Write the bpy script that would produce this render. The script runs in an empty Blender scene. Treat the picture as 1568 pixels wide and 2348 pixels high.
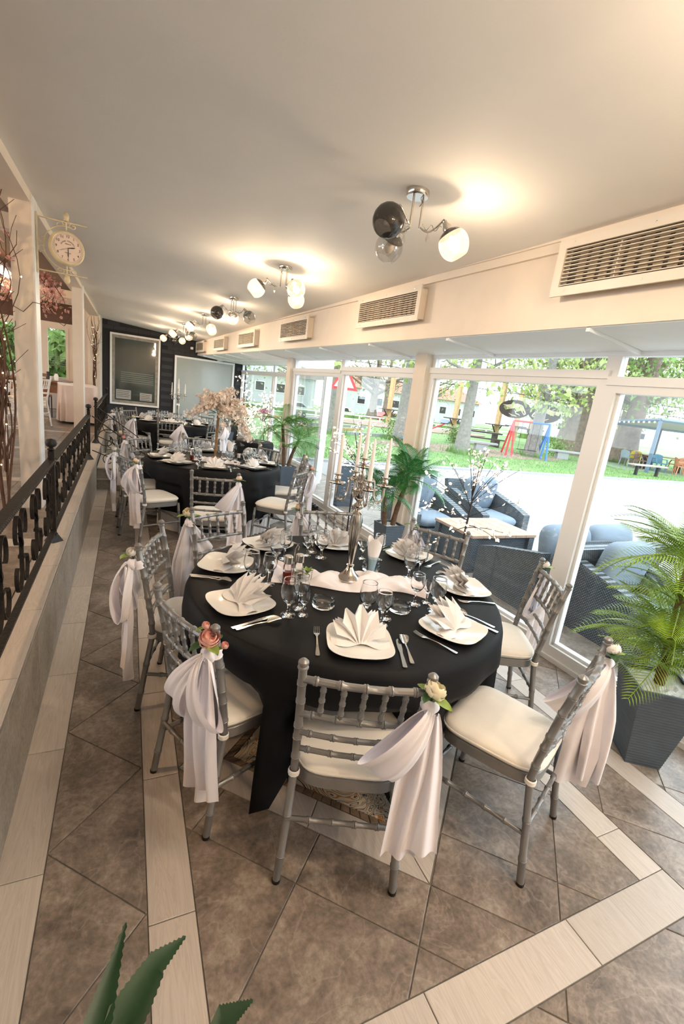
import bpy, math, random
from mathutils import Vector, Matrix, Euler
R_ = random.Random(11)
PI = math.pi
scene = bpy.context.scene
COL = scene.collection

# ------------------------------------------------------------------ camera
cam_d = bpy.data.cameras.new('camera'); cam = bpy.data.objects.new('camera', cam_d); COL.objects.link(cam)
CAMR = ((0.9064722, -0.0102623, -0.4221408), (-0.4034185, 0.2742875, -0.8729375), (0.1247463, 0.9615930, 0.2444940))
cam.matrix_world = Matrix.Translation((0, 0, 1.72)) @ Matrix(CAMR).to_4x4()
cam_d.sensor_fit = 'VERTICAL'; cam_d.sensor_height = 36.0; cam_d.sensor_width = 24.04
cam_d.lens = 1058.66 / 2348 * 36.0
cam_d.clip_start = 0.05; cam_d.clip_end = 400
scene.camera = cam
# ------------------------------------------------------------------ view
vs = scene.view_settings
vs.view_transform = 'Standard'; vs.look = 'None'; vs.gamma = 1.0; vs.use_curve_mapping = False
vs.exposure = 0.72
# ------------------------------------------------------------------ sky (bright overcast)
world = bpy.data.worlds.new('overcast_sky'); scene.world = world; world.use_nodes = True
wn = world.node_tree.nodes; bg = wn['Background']
bg.inputs[0].default_value = (0.80, 0.91, 1.0, 1); bg.inputs[1].default_value = 3.1
# window wall frame: s runs along the glass, o is the outward offset
WA = math.radians(3.0); WN = Vector((math.cos(WA), math.sin(WA), 0)); WT = Vector((-math.sin(WA), math.cos(WA), 0)); WP = Vector((2.917, 1.998, 0))
def wp(s, o=0.0, z=0.0):
    p = WP + WT * s + WN * o; return Vector((p.x, p.y, z))
pl = bpy.data.lights.new('window_daylight', 'AREA'); pl.shape = 'RECTANGLE'; pl.size = 13.0; pl.size_y = 2.3; pl.cycles.is_portal = True
po = bpy.data.objects.new('window_daylight', pl); COL.objects.link(po)
po.matrix_world = Matrix.Translation(wp(1.6, .35, 1.12)) @ Matrix(((WT.x, 0, WN.x), (WT.y, 0, WN.y), (0, 1, 0))).to_4x4()

# ------------------------------------------------------------------ helpers
class MB:
    def __init__(self): self.v = []; self.f = []
    def add(self, vs, fs):
        b = len(self.v); self.v += [tuple(p) for p in vs]; self.f += [tuple(i + b for i in f) for f in fs]; return self
    def box(self, x, y, z, sx, sy, sz, rz=0.0):
        c, s = math.cos(rz), math.sin(rz); P = []
        for dz in (-.5, .5):
            for dx, dy in ((-.5, -.5), (.5, -.5), (.5, .5), (-.5, .5)):
                a, b = dx * sx, dy * sy; P.append((x + a * c - b * s, y + a * s + b * c, z + dz * sz))
        return self.add(P, [(3, 2, 1, 0), (4, 5, 6, 7), (0, 1, 5, 4), (1, 2, 6, 5), (2, 3, 7, 6), (3, 0, 4, 7)])
    def bb(self, x0, x1, y0, y1, z0, z1): return self.box((x0+x1)/2, (y0+y1)/2, (z0+z1)/2, abs(x1-x0), abs(y1-y0), abs(z1-z0))
    def prism(self, pts, z0, z1, ch=0.0):
        n = len(pts); P = [(p[0], p[1], z0) for p in pts]
        if ch:
            cx = sum(p[0] for p in pts)/n; cy = sum(p[1] for p in pts)/n
            P += [(p[0], p[1], z1-ch) for p in pts]
            for p in pts:
                d = math.hypot(p[0]-cx, p[1]-cy) or 1; k = max(0, 1-ch*1.4/d); P.append((cx+(p[0]-cx)*k, cy+(p[1]-cy)*k, z1))
            F = [tuple(range(2*n, 3*n))]
            for l in (0, n): F += [(l+i, l+(i+1) % n, l+n+(i+1) % n, l+n+i) for i in range(n)]
            return self.add(P, F)
        P += [(p[0], p[1], z1) for p in pts]
        return self.add(P, [tuple(range(n-1, -1, -1)), tuple(range(n, 2*n))] + [(i, (i+1) % n, n+(i+1) % n, n+i) for i in range(n)])
    def slab(self, pts3, th):          # polygon in 3D thickened along its normal
        P = [Vector(p) for p in pts3]; nrm = (P[1]-P[0]).cross(P[2]-P[0]).normalized()*th; n = len(P)
        return self.add(P + [p+nrm for p in P], [tuple(range(n-1, -1, -1)), tuple(range(n, 2*n))] + [(i, (i+1) % n, n+(i+1) % n, n+i) for i in range(n)])
    def tube(self, pts, r, n=8, cap=True, flat=None):
        P = [Vector(p) for p in pts]; m = len(P); rs = r if isinstance(r, (list, tuple)) else [r]*m
        V = []; prev = None
        for i in range(m):
            t = (P[min(i+1, m-1)] - P[max(i-1, 0)])
            t = t.normalized() if t.length > 1e-9 else Vector((0, 0, 1))
            if prev is None:
                a = Vector((1, 0, 0)) if abs(t.x) < .9 else Vector((0, 1, 0)); u = t.cross(a).normalized()
            else:
                u = prev - t * prev.dot(t); u = u.normalized() if u.length > 1e-6 else t.orthogonal().normalized()
            prev = u; w = t.cross(u)
            for k in range(n):
                a = 2*PI*k/n; V.append(P[i] + (u*math.cos(a) + w*math.sin(a)) * rs[i])
        F = [(i*n+k, i*n+(k+1) % n, (i+1)*n+(k+1) % n, (i+1)*n+k) for i in range(m-1) for k in range(n)]
        if cap: F += [tuple(range(n-1, -1, -1)), tuple(range((m-1)*n, m*n))]
        return self.add(V, F)
    def rod(self, pts, r, knots=(), n=8, bump=1.28, kw=.012):
        P = [Vector(p) for p in pts]; L = [0]
        for i in range(1, len(P)): L.append(L[-1] + (P[i]-P[i-1]).length)
        tot = L[-1]; S = {l: r for l in L}
        for k in knots:
            c = k*tot
            for d, q in ((-kw, 1), (-kw*.6, bump), (-kw*.15, bump), (0, 1.02), (kw*.15, bump), (kw*.6, bump), (kw, 1)):
                if 0 < c+d < tot: S[c+d] = r*q
        X = sorted(S); Q = []
        for x in X:
            i = max(j for j in range(len(L)-1) if L[j] <= x+1e-9); t = (x-L[i])/max(1e-9, L[i+1]-L[i]); Q.append(P[i].lerp(P[i+1], t))
        return self.tube(Q, [S[x] for x in X], n)
    def lathe(self, prof, n=16, o=(0, 0, 0), cap=False):
        V = []; m = len(prof)
        for (r, z) in prof:
            for k in range(n):
                a = 2*PI*k/n; V.append((o[0]+r*math.cos(a), o[1]+r*math.sin(a), o[2]+z))
        F = [(i*n+k, i*n+(k+1) % n, (i+1)*n+(k+1) % n, (i+1)*n+k) for i in range(m-1) for k in range(n)]
        if cap: F += [tuple(range(n-1, -1, -1)), tuple(range((m-1)*n, m*n))]
        return self.add(V, F)
    def ball(self, c, r, n=10, sz=1.0):
        m = max(4, n//2+1); return self.lathe([(max(1e-4, r*math.sin(PI*i/m)), -r*sz*math.cos(PI*i/m)) for i in range(m+1)], n, c)
    def grid(self, fn, nu, nv, wrap=False):
        V = [fn(i/nu, j/nv) for j in range(nv+1) for i in range(nu if wrap else nu+1)]; w = nu if wrap else nu+1
        F = [(j*w+i, j*w+(i+1) % w, (j+1)*w+(i+1) % w, (j+1)*w+i) for j in range(nv) for i in range(nu)]
        return self.add(V, F)
    def ribbon(self, path, wdir, w, th):  # flat bar following a path: width along wdir
        P = [Vector(p) for p in path]; wd = Vector(wdir).normalized()*w/2; V = []; m = len(P)
        for i in range(m):
            t = (P[min(i+1, m-1)]-P[max(i-1, 0)]).normalized(); nn = t.cross(wd).normalized()*th/2
            V += [P[i]+wd+nn, P[i]-wd+nn, P[i]-wd-nn, P[i]+wd-nn]
        F = [(i*4+k, i*4+(k+1) % 4, i*4+4+(k+1) % 4, i*4+4+k) for i in range(m-1) for k in range(4)] + [(3, 2, 1, 0), tuple(range(4*m-4, 4*m))]
        return self.add(V, F)
    def xf(self, M):
        self.v = [tuple(M @ Vector(p)) for p in self.v]; return self
    def mesh(self, name, mat, smooth=True, ang=.7):
        me = bpy.data.meshes.new(name); me.from_pydata(self.v, [], self.f); me.update()
        if mat: me.materials.append(mat)
        if smooth:
            me.shade_smooth(); me.set_sharp_from_angle(angle=ang)
        return me
def link(name, me, parent=None, M=None):
    o = bpy.data.objects.new(name, me); COL.objects.link(o)
    if parent: o.parent = parent
    if M is not None: o.matrix_local = M
    return o
def ob(name, mb, mat, parent=None, loc=None, rz=0.0, smooth=True, ang=.7):
    o = link(name, mb.mesh(name, mat, smooth, ang), parent)
    if loc is not None: o.location = loc
    if rz: o.rotation_euler = (0, 0, rz)
    return o
def tag(o, label, cat, group=None):
    o['label'] = label; o['category'] = cat
    if group: o['group'] = group
    return o
def T(name, label, cat, loc=(0, 0, 0), rz=0.0, group=None):
    o = bpy.data.objects.new(name, None); COL.objects.link(o); o.empty_display_size = .05
    o.location = loc; o.rotation_euler = (0, 0, rz); return tag(o, label, cat, group)
def S(name, mb, mat, parent=None, smooth=False):
    o = ob(name, mb, mat, parent, smooth=smooth)
    if not parent: o['kind'] = 'structure'
    return o
def stuff(o): o['kind'] = 'stuff'; return o
def kids(o): return [c for c in bpy.data.objects if c.parent == o]
KC = {}
def dup(root, loc, rz=0.0, label=None, group=None, scale=None):
    r = root.copy(); COL.objects.link(r); r.location = loc; r.rotation_euler = (0, 0, rz)
    if label: r['label'] = label
    if group: r['group'] = group
    if scale: r.scale = (scale,)*3
    if root.name not in KC: KC[root.name] = [(c, kids(c)) for c in kids(root)]
    for ch, gs in KC[root.name]:
        c = ch.copy(); COL.objects.link(c); c.parent = r
        for g in gs:
            d = g.copy(); COL.objects.link(d); d.parent = c
    return r
def TM(x, y, z, rz=0.0, rx=0.0, ry=0.0, s=1.0):
    return Matrix.Translation((x, y, z)) @ Euler((rx, ry, rz)).to_matrix().to_4x4() @ Matrix.Scale(s, 4)
def face(fx, fy): return math.atan2(-fx, fy)

# ------------------------------------------------------------------ materials
def newmat(name):
    m = bpy.data.materials.new(name); m.use_nodes = True; nt = m.node_tree; return m, nt, nt.nodes['Principled BSDF']
def N(nt, t, **kw):
    n = nt.nodes.new(t)
    for k, v in kw.items():
        if k.startswith('i_'): n.inputs[k[2:].replace('_', ' ')].default_value = v
        else: setattr(n, k, v)
    return n
def ramp(nt, fac, stops):
    r = nt.nodes.new('ShaderNodeValToRGB'); e = r.color_ramp.elements
    while len(e) < len(stops): e.new(.5)
    for k, (p, c) in enumerate(stops): e[k].position = p; e[k].color = (*c, 1)
    nt.links.new(fac, r.inputs[0]); return r.outputs[0]
def mat(name, col, rough=.5, metal=0.0, noise=None, bump=None, sheen=0.0, spec=None, coat=0.0, trans=0.0):
    m, nt, p = newmat(name); p.inputs['Base Color'].default_value = (*col, 1); p.inputs['Roughness'].default_value = rough; p.inputs['Metallic'].default_value = metal
    if spec is not None: p.inputs['Specular IOR Level'].default_value = spec
    if sheen: p.inputs['Sheen Weight'].default_value = sheen
    if coat: p.inputs['Coat Weight'].default_value = coat
    if trans: p.inputs['Transmission Weight'].default_value = trans
    tc = N(nt, 'ShaderNodeNewGeometry').outputs['Position']
    if noise:
        sc, amt = noise; nz = N(nt, 'ShaderNodeTexNoise'); nz.inputs['Scale'].default_value = sc; nz.inputs['Detail'].default_value = 5; nt.links.new(tc, nz.inputs['Vector'])
        c = ramp(nt, nz.outputs[0], [(.25, tuple(max(0, x*(1-amt)) for x in col)), (.75, tuple(min(1, x*(1+amt)) for x in col))]); nt.links.new(c, p.inputs['Base Color'])
    if bump:
        sc, st = bump; b = N(nt, 'ShaderNodeBump'); b.inputs['Strength'].default_value = st; b.inputs['Distance'].default_value = .01
        nz = N(nt, 'ShaderNodeTexNoise'); nz.inputs['Scale'].default_value = sc; nz.inputs['Detail'].default_value = 4; nt.links.new(tc, nz.inputs['Vector'])
        nt.links.new(nz.outputs[0], b.inputs['Height']); nt.links.new(b.outputs[0], p.inputs['Normal'])
    return m
def emis(name, col, st):
    m, nt, p = newmat(name); p.inputs['Base Color'].default_value = (*col, 1); p.inputs['Emission Color'].default_value = (*col, 1); p.inputs['Emission Strength'].default_value = st; return m
def glassy(name, tint=(1, 1, 1), rough=.0, ior=1.45, refl=1.0, body=None):
    m = bpy.data.materials.new(name); m.use_nodes = True; nt = m.node_tree; nt.nodes.clear()
    out = nt.nodes.new('ShaderNodeOutputMaterial'); mx = nt.nodes.new('ShaderNodeMixShader'); tr = nt.nodes.new('ShaderNodeBsdfTransparent'); gl = nt.nodes.new('ShaderNodeBsdfGlossy')
    tr.inputs[0].default_value = (*tint, 1); gl.inputs['Roughness'].default_value = rough; fr = nt.nodes.new('ShaderNodeLayerWeight'); fr.inputs[0].default_value = .5
    pw = nt.nodes.new('ShaderNodeMath'); pw.operation = 'POWER'; pw.inputs[1].default_value = 4.0; nt.links.new(fr.outputs['Facing'], pw.inputs[0])
    mm = nt.nodes.new('ShaderNodeMath'); mm.operation = 'MULTIPLY_ADD'; mm.inputs[1].default_value = .85; mm.inputs[2].default_value = .04*refl; mm.use_clamp = True; nt.links.new(pw.outputs[0], mm.inputs[0])
    nt.links.new(mm.outputs[0], mx.inputs[0]); nt.links.new(tr.outputs[0], mx.inputs[1]); nt.links.new(gl.outputs[0], mx.inputs[2])
    last = mx.outputs[0]
    if body:
        col, w = body; df = nt.nodes.new('ShaderNodeBsdfDiffuse'); df.inputs[0].default_value = (*col, 1); m2 = nt.nodes.new('ShaderNodeMixShader'); m2.inputs[0].default_value = w
        nt.links.new(last, m2.inputs[1]); nt.links.new(df.outputs[0], m2.inputs[2]); last = m2.outputs[0]
    nt.links.new(last, out.inputs[0]); return m
def realglass(name, col=(1, 1, 1), ior=1.45):
    m = bpy.data.materials.new(name); m.use_nodes = True; nt = m.node_tree; nt.nodes.clear(); o = nt.nodes.new('ShaderNodeOutputMaterial'); g = nt.nodes.new('ShaderNodeBsdfGlass'); g.inputs['Color'].default_value = (*col, 1); g.inputs['Roughness'].default_value = .0; g.inputs['IOR'].default_value = ior; nt.links.new(g.outputs[0], o.inputs[0]); return m
def objvec(nt, rot=0.0, scale=(1, 1, 1)):
    g = N(nt, 'ShaderNodeNewGeometry'); oi = N(nt, 'ShaderNodeObjectInfo'); mul = N(nt, 'ShaderNodeMath', operation='MULTIPLY'); mul.inputs[1].default_value = 37.0
    nt.links.new(oi.outputs['Random'], mul.inputs[0]); ad = N(nt, 'ShaderNodeVectorMath', operation='ADD'); nt.links.new(g.outputs['Position'], ad.inputs[0]); nt.links.new(mul.outputs[0], ad.inputs[1])
    mp = N(nt, 'ShaderNodeMapping'); mp.inputs['Rotation'].default_value = (0, 0, rot); mp.inputs['Scale'].default_value = scale; nt.links.new(ad.outputs[0], mp.inputs[0]); return mp.outputs[0], oi.outputs['Random']
def slate_mat(name, dark, mid, light, rough=.42):
    m, nt, p = newmat(name); v, rnd = objvec(nt)
    n1 = N(nt, 'ShaderNodeTexNoise'); n1.inputs['Scale'].default_value = 4.5; n1.inputs['Detail'].default_value = 10; n1.inputs['Roughness'].default_value = .76; n1.inputs['Distortion'].default_value = .35; nt.links.new(v, n1.inputs['Vector'])
    c1 = ramp(nt, n1.outputs[0], [(.28, dark), (.5, mid), (.72, light)])
    n2 = N(nt, 'ShaderNodeTexNoise'); n2.inputs['Scale'].default_value = 60; n2.inputs['Detail'].default_value = 4; nt.links.new(v, n2.inputs['Vector'])
    n3 = N(nt, 'ShaderNodeTexNoise'); n3.inputs['Scale'].default_value = 3.2; n3.inputs['Detail'].default_value = 6; n3.inputs['Distortion'].default_value = 1.4; nt.links.new(v, n3.inputs['Vector'])
    vein = ramp(nt, n3.outputs[0], [(.485, (0, 0, 0)), (.5, (.3, .3, .3)), (.515, (0, 0, 0))])
    mx = N(nt, 'ShaderNodeMix', data_type='RGBA', blend_type='OVERLAY'); mx.inputs[0].default_value = .55; nt.links.new(c1, mx.inputs[6]); nt.links.new(n2.outputs[0], mx.inputs[7])
    m2 = N(nt, 'ShaderNodeMix', data_type='RGBA'); nt.links.new(vein, m2.inputs[0]); nt.links.new(mx.outputs[2], m2.inputs[6]); m2.inputs[7].default_value = (*light, 1)
    nt.links.new(m2.outputs[2], p.inputs['Base Color']); p.inputs['Roughness'].default_value = rough
    b = N(nt, 'ShaderNodeBump'); b.inputs['Strength'].default_value = .35; b.inputs['Distance'].default_value = .004; nt.links.new(n1.outputs[0], b.inputs['Height']); nt.links.new(b.outputs[0], p.inputs['Normal']); return m
def wood_mat(name, rot, a, b_, rough=.45, stretch=14, sc=2.6):
    m, nt, p = newmat(name); v, rnd = objvec(nt, rot, (stretch*sc*.5, sc*.5, sc))
    n1 = N(nt, 'ShaderNodeTexNoise'); n1.inputs['Scale'].default_value = 1.0; n1.inputs['Detail'].default_value = 7; n1.inputs['Distortion'].default_value = 1.1; nt.links.new(v, n1.inputs['Vector'])
    w = N(nt, 'ShaderNodeMath', operation='MULTIPLY'); w.inputs[1].default_value = 9; nt.links.new(n1.outputs[0], w.inputs[0]); fr = N(nt, 'ShaderNodeMath', operation='FRACT'); nt.links.new(w.outputs[0], fr.inputs[0])
    c = ramp(nt, fr.outputs[0], [(0, tuple(x*.86 for x in a)), (.3, a), (.75, b_), (1, a)])
    hv = N(nt, 'ShaderNodeHueSaturation'); mr = N(nt, 'ShaderNodeMapRange'); mr.inputs[3].default_value = .88; mr.inputs[4].default_value = 1.1; nt.links.new(rnd, mr.inputs[0]); nt.links.new(mr.outputs[0], hv.inputs['Value']); nt.links.new(c, hv.inputs['Color'])
    nt.links.new(hv.outputs[0], p.inputs['Base Color']); p.inputs['Roughness'].default_value = rough; return m
M = {}
M['ceil'] = mat('ceiling_paint', (.82, .80, .775), .7, noise=(3, .02), bump=(90, .05))
M['cream'] = mat('cream_paint', (.79, .69, .58), .55, noise=(6, .03), bump=(60, .06))
M['white'] = mat('white_paint', (.86, .86, .85), .4, noise=(5, .015))
M['panelw'] = mat('white_panel', (.88, .89, .90), .55, noise=(9, .015))
M['upvc'] = mat('white_window_profile', (.80, .79, .78), .3, noise=(4, .012))
M['slate'] = slate_mat('slate_tile', (.072, .057, .046), (.22, .176, .143), (.43, .365, .305), .34)
M['slate2'] = slate_mat('slate_riser', (.17, .15, .12), (.29, .26, .22), (.4, .37, .33), .5)
for k, a in (('y', 0), ('x', PI/2), ('d1', PI/4), ('d2', -PI/4)):
    M['wood_'+k] = wood_mat('ash_plank_'+k, a, (.60, .535, .475), (.50, .44, .385))
M['grout'] = mat('grout', (.17, .15, .13), .9, noise=(40, .2))
M['brick'] = mat('charcoal_brick', (.036, .036, .040), .8, noise=(30, .2), bump=(60, .3))
M['mortar'] = mat('charcoal_mortar', (.022, .022, .025), .9, noise=(30, .2))
M['silver'] = mat('silver_chair_paint', (.25, .245, .24), .36, .45, noise=(25, .07))
M['cushion'] = mat('ivory_cushion', (.82, .77, .69), .75, noise=(14, .03), bump=(25, .12), sheen=.3)
M['satin'] = mat('white_satin', (.86, .82, .86), .42, noise=(9, .02), sheen=.4)
M['black'] = mat('black_tablecloth', (.0035, .0035, .0045), .62, noise=(40, .25), bump=(500, .05), spec=.22)
M['skirt'] = mat('white_skirt', (.82, .80, .80), .7, noise=(12, .03))
M['china'] = mat('white_china', (.84, .83, .80), .12, noise=(4, .01), coat=.4)
M['linen'] = mat('white_linen', (.84, .82, .81), .8, noise=(30, .02), bump=(300, .05))
M['steel'] = mat('polished_steel', (.72, .70, .67), .16, 1.0, noise=(8, .03))
M['chrome'] = mat('candelabra_silver', (.62, .58, .53), .14, 1.0, noise=(14, .1))
M['wax'] = mat('ivory_wax', (.85, .81, .78), .45, noise=(12, .02))
M['glass'] = realglass('clear_glass')
M['tumbler'] = glassy('blue_tumbler_glass', (.72, .82, .87), .02, 1.5, 2.0)
M['pane'] = glassy('window_glass', (.97, .985, .98), .0, 1.45, .8)
M['vinegar'] = mat('red_vinegar', (.35, .03, .015), .1, trans=.3, noise=(5, .1))
M['oil'] = mat('pale_oil', (.55, .5, .3), .1, trans=.5, noise=(5, .05))
M['pot'] = mat('blue_grey_planter', (.075, .10, .13), .5, noise=(12, .1))
M['stones'] = mat('white_pebbles', (.78, .78, .77), .6, noise=(40, .15), bump=(60, .6))
M['bark'] = mat('palm_bark', (.13, .075, .045), .85, noise=(30, .4), bump=(40, 1.0))
M['frond'] = mat('green_palm_frond', (.09, .27, .035), .45, noise=(7, .35))
M['frond2'] = mat('yellow_green_palm_frond', (.22, .36, .03), .45, noise=(6, .5))
M['frond3'] = mat('deep_green_palm_frond', (.035, .20, .04), .42, noise=(7, .35))
M['leaf'] = mat('dark_leaf', (.03, .09, .025), .5, noise=(20, .4))
M['leafl'] = mat('light_leaf', (.22, .32, .07), .5, noise=(20, .3))
M['agave'] = mat('agave_leaf', (.012, .042, .016), .4, noise=(10, .4))
M['iron'] = mat('black_wrought_iron', (.022, .019, .017), .5, .5, noise=(50, .4), bump=(80, .3))
M['twig'] = mat('brown_twig', (.105, .05, .028), .8, noise=(12, .4))
M['twigd'] = mat('dark_branch', (.035, .028, .025), .7, noise=(20, .3))
M['led'] = emis('warm_led_blossom', (1.0, .82, .60), 1.7)
M['ledw'] = emis('warm_fairy_light', (1.0, .75, .35), 6.0)
M['blossom'] = mat('cream_blossom', (.80, .68, .58), .7, noise=(30, .12))
M['blossomp'] = mat('pink_blossom', (.72, .40, .36), .7, noise=(25, .2))
M['bamboo'] = mat('brown_stem', (.25, .14, .06), .6, noise=(18, .3), bump=(40, .4))
for k, c in (('pink', (.85, .48, .40)), ('cream', (.88, .80, .58)), ('white', (.86, .82, .76)), ('peach', (.88, .68, .52)), ('rose', (.8, .36, .40))):
    M['fl_'+k] = mat(k+'_petal', c, .65, noise=(60, .08))
M['wicker'] = None
# ------------------------------------------------------------------ floor with laid tiles
def clip(poly, a, b, c):               # keep a*x+b*y<=c
    out = []
    for i in range(len(poly)):
        p, q = poly[i], poly[(i+1) % len(poly)]; dp = a*p[0]+b*p[1]-c; dq = a*q[0]+b*q[1]-c
        if dp <= 0: out.append(p)
        if (dp < 0 < dq) or (dq < 0 < dp):
            t = dp/(dp-dq); out.append((p[0]+(q[0]-p[0])*t, p[1]+(q[1]-p[1])*t))
    return out
def area(P): return abs(sum(P[i][0]*P[(i+1) % len(P)][1]-P[(i+1) % len(P)][0]*P[i][1] for i in range(len(P))))/2 if len(P) > 2 else 0
def inset(P, g):
    n = len(P); ar = sum(P[i][0]*P[(i+1) % n][1]-P[(i+1) % n][0]*P[i][1] for i in range(n))
    if ar < 0: P = P[::-1]
    Q = list(P)
    for i in range(n):
        p, q = P[i], P[(i+1) % n]; dx, dy = q[0]-p[0], q[1]-p[1]; l = math.hypot(dx, dy)
        if l < 1e-6: continue
        a, b = dy/l, -dx/l; Q = clip(Q, a, b, a*p[0]+b*p[1]-g)
        if not Q: return []
    return Q
floor = S('floor', MB().bb(-.42, 3.9, -3, 14.1, -.12, -.004), M['grout'])
DIA = [(1.04, 1.808), (1.04, 3.75), (1.04, 5.692), (1.04, 7.634), (1.04, 9.576), (1.04, 11.518)]; HD = .816
tiles, planks = [], []
def diag_region(x0, x1, y0, y1, ox, oy, h, dia=False):
    for k in range(int((x0-ox)/h)-3, int((x1-ox)/h)+4):
        for m in range(int((y0-oy)/h)-3, int((y1-oy)/h)+4):
            if (k+m) % 2 == 0: continue
            cx, cy = ox+k*h, oy+m*h
            P = [(cx-h, cy), (cx, cy-h), (cx+h, cy), (cx, cy+h)]
            for a, b, c in ((-1, 0, -x0), (1, 0, x1), (0, -1, -y0), (0, 1, y1)):
                P = clip(P, a, b, c)
                if not P: break
            if not P or area(P) < .001: continue
            parts = [P]
            if dia:
                for dx, dy in DIA:
                    if abs(dy-cy) > HD+h+.1: continue
                    new = []
                    for Q in parts:
                        rest = Q
                        for a, b in ((1, 1), (-1, 1), (-1, -1), (1, -1)):
                            c = a*dx+b*dy+HD; o = clip(rest, -a, -b, -c) if rest else []
                            if len(o) > 2 and area(o) > .0012: new.append(o)
                            rest = clip(rest, a, b, c) if rest else []
                    parts = new
            for Q in parts:
                Q = inset(Q, .0022)
                if len(Q) > 2 and area(Q) > .0006: tiles.append(Q)
YN, YF = -.4, 13.95
diag_region(-.247, .075, YN, YF, -.247, 1.538, .317)
diag_region(.222, 1.874, .727, YF, .566, 1.157, .322, True)
diag_region(.222, 2.02, YN, .577, .566, 1.157, .322)
diag_region(2.02, 2.335, YN, YF, 2.02, 1.0, .317)
diag_region(2.475, 3.85, YN, YF, 2.5, 1.652, .32)
def strip_y(x0, x1, ph, y0=YN, y1=YF):
    k = math.floor((y0-ph)/.6)
    while ph+k*.6 < y1:
        a, b = max(y0, ph+k*.6), min(y1, ph+k*.6+.6); k += 1
        if b-a > .02: planks.append((inset([(x0, a), (x1, a), (x1, b), (x0, b)], .0018), 'wood_y'))
strip_y(-.395, -.247, 1.465); strip_y(.075, .222, 1.18); strip_y(1.874, 2.02, .921, .727); strip_y(2.335, 2.475, .75)
for x0, x1 in ((.222, .834), (.834, 1.45), (1.45, 2.02)): planks.append((inset([(x0, .577), (x1, .577), (x1, .727), (x0, .727)], .0018), 'wood_x'))
ih = HD-.141*math.sqrt(2)
bricks, mosaics = [], []
for di, (dx, dy) in enumerate(DIA):
    for sx, sy in ((1, 1), (-1, 1), (-1, -1), (1, -1)):
        A, B = (dx, dy+sy*HD), (dx+sx*HD, dy); a, b = (dx, dy+sy*ih), (dx+sx*ih, dy)
        L = lambda p, q, t: (p[0]+(q[0]-p[0])*t, p[1]+(q[1]-p[1])*t)
        for t0, t1 in ((0, .44), (.44, 1)):
            Q = inset([L(A, B, t0), L(A, B, t1), L(a, b, t1), L(a, b, t0)], .0018); planks.append((Q, 'wood_d1' if sx*sy < 0 else 'wood_d2'))
        nb = 19; ib = ih-.034*math.sqrt(2); c, d = (dx, dy+sy*ib), (dx+sx*ib, dy)
        for k in range(nb):
            Q = inset([L(a, b, k/nb), L(a, b, (k+1)/nb), L(c, d, (k+1)/nb), L(c, d, k/nb)], .002)
            if len(Q) > 2: bricks.append((di, Q))
    mosaics.append([(dx, dy-ib), (dx+ib, dy), (dx, dy+ib), (dx-ib, dy)])
def dist2(P): return min(p[0]**2+p[1]**2 for p in P)
tiles.sort(key=lambda P: dist2(P) if max(p[1] for p in P) > .1 else 999)
far = MB()
for i, Q in enumerate(tiles):
    if i < 295: ob('tile', MB().prism(Q, -.008, 0, .0015), M['slate'], floor, smooth=False)
    else: far.prism(Q, -.008, 0)
stuff(ob('far_tiles', far, M['slate'], floor, smooth=False))
planks.sort(key=lambda P: dist2(P[0]))
for Q, k in planks: ob('plank', MB().prism(Q, -.008, .0005, .0012), M[k], floor, smooth=False)
M['bricklet'] = mat('brown_border_brick', (.22, .15, .10), .6, noise=(25, .35))
farb = MB()
for di, Q in bricks:
    if di < 2: ob('border_brick', MB().prism(Q, -.008, .001, .001), M['bricklet'], floor, smooth=False)
    else: farb.prism(Q, -.008, .001)
stuff(ob('far_border_bricks', farb, M['bricklet'], floor, smooth=False))
# ornamental mosaic panels: cream ground with rust and black scrollwork
m, nt, p = newmat('scroll_mosaic'); M['mosaic'] = m
g = N(nt, 'ShaderNodeNewGeometry'); nz = N(nt, 'ShaderNodeTexNoise'); nz.inputs['Scale'].default_value = 4.2; nz.inputs['Distortion'].default_value = 2.6; nz.inputs['Detail'].default_value = 1.5; nt.links.new(g.outputs['Position'], nz.inputs['Vector'])
mm = N(nt, 'ShaderNodeMath', operation='MULTIPLY'); mm.inputs[1].default_value = 7; nt.links.new(nz.outputs[0], mm.inputs[0]); fr = N(nt, 'ShaderNodeMath', operation='FRACT'); nt.links.new(mm.outputs[0], fr.inputs[0])
c = ramp(nt, fr.outputs[0], [(0, (.62, .55, .44)), (.40, (.62, .55, .44)), (.44, (.42, .17, .04)), (.58, (.45, .19, .05)), (.62, (.62, .55, .44)), (.80, (.60, .54, .44)), (.84, (.03, .03, .035)), (.93, (.03, .03, .035)), (.97, (.62, .55, .44))])
nt.links.new(c, p.inputs['Base Color']); p.inputs['Roughness'].default_value = .35
for Q in mosaics: ob('mosaic_panel', MB().prism(inset(Q, .002), -.008, .0003), M['mosaic'], floor, smooth=False)

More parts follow.
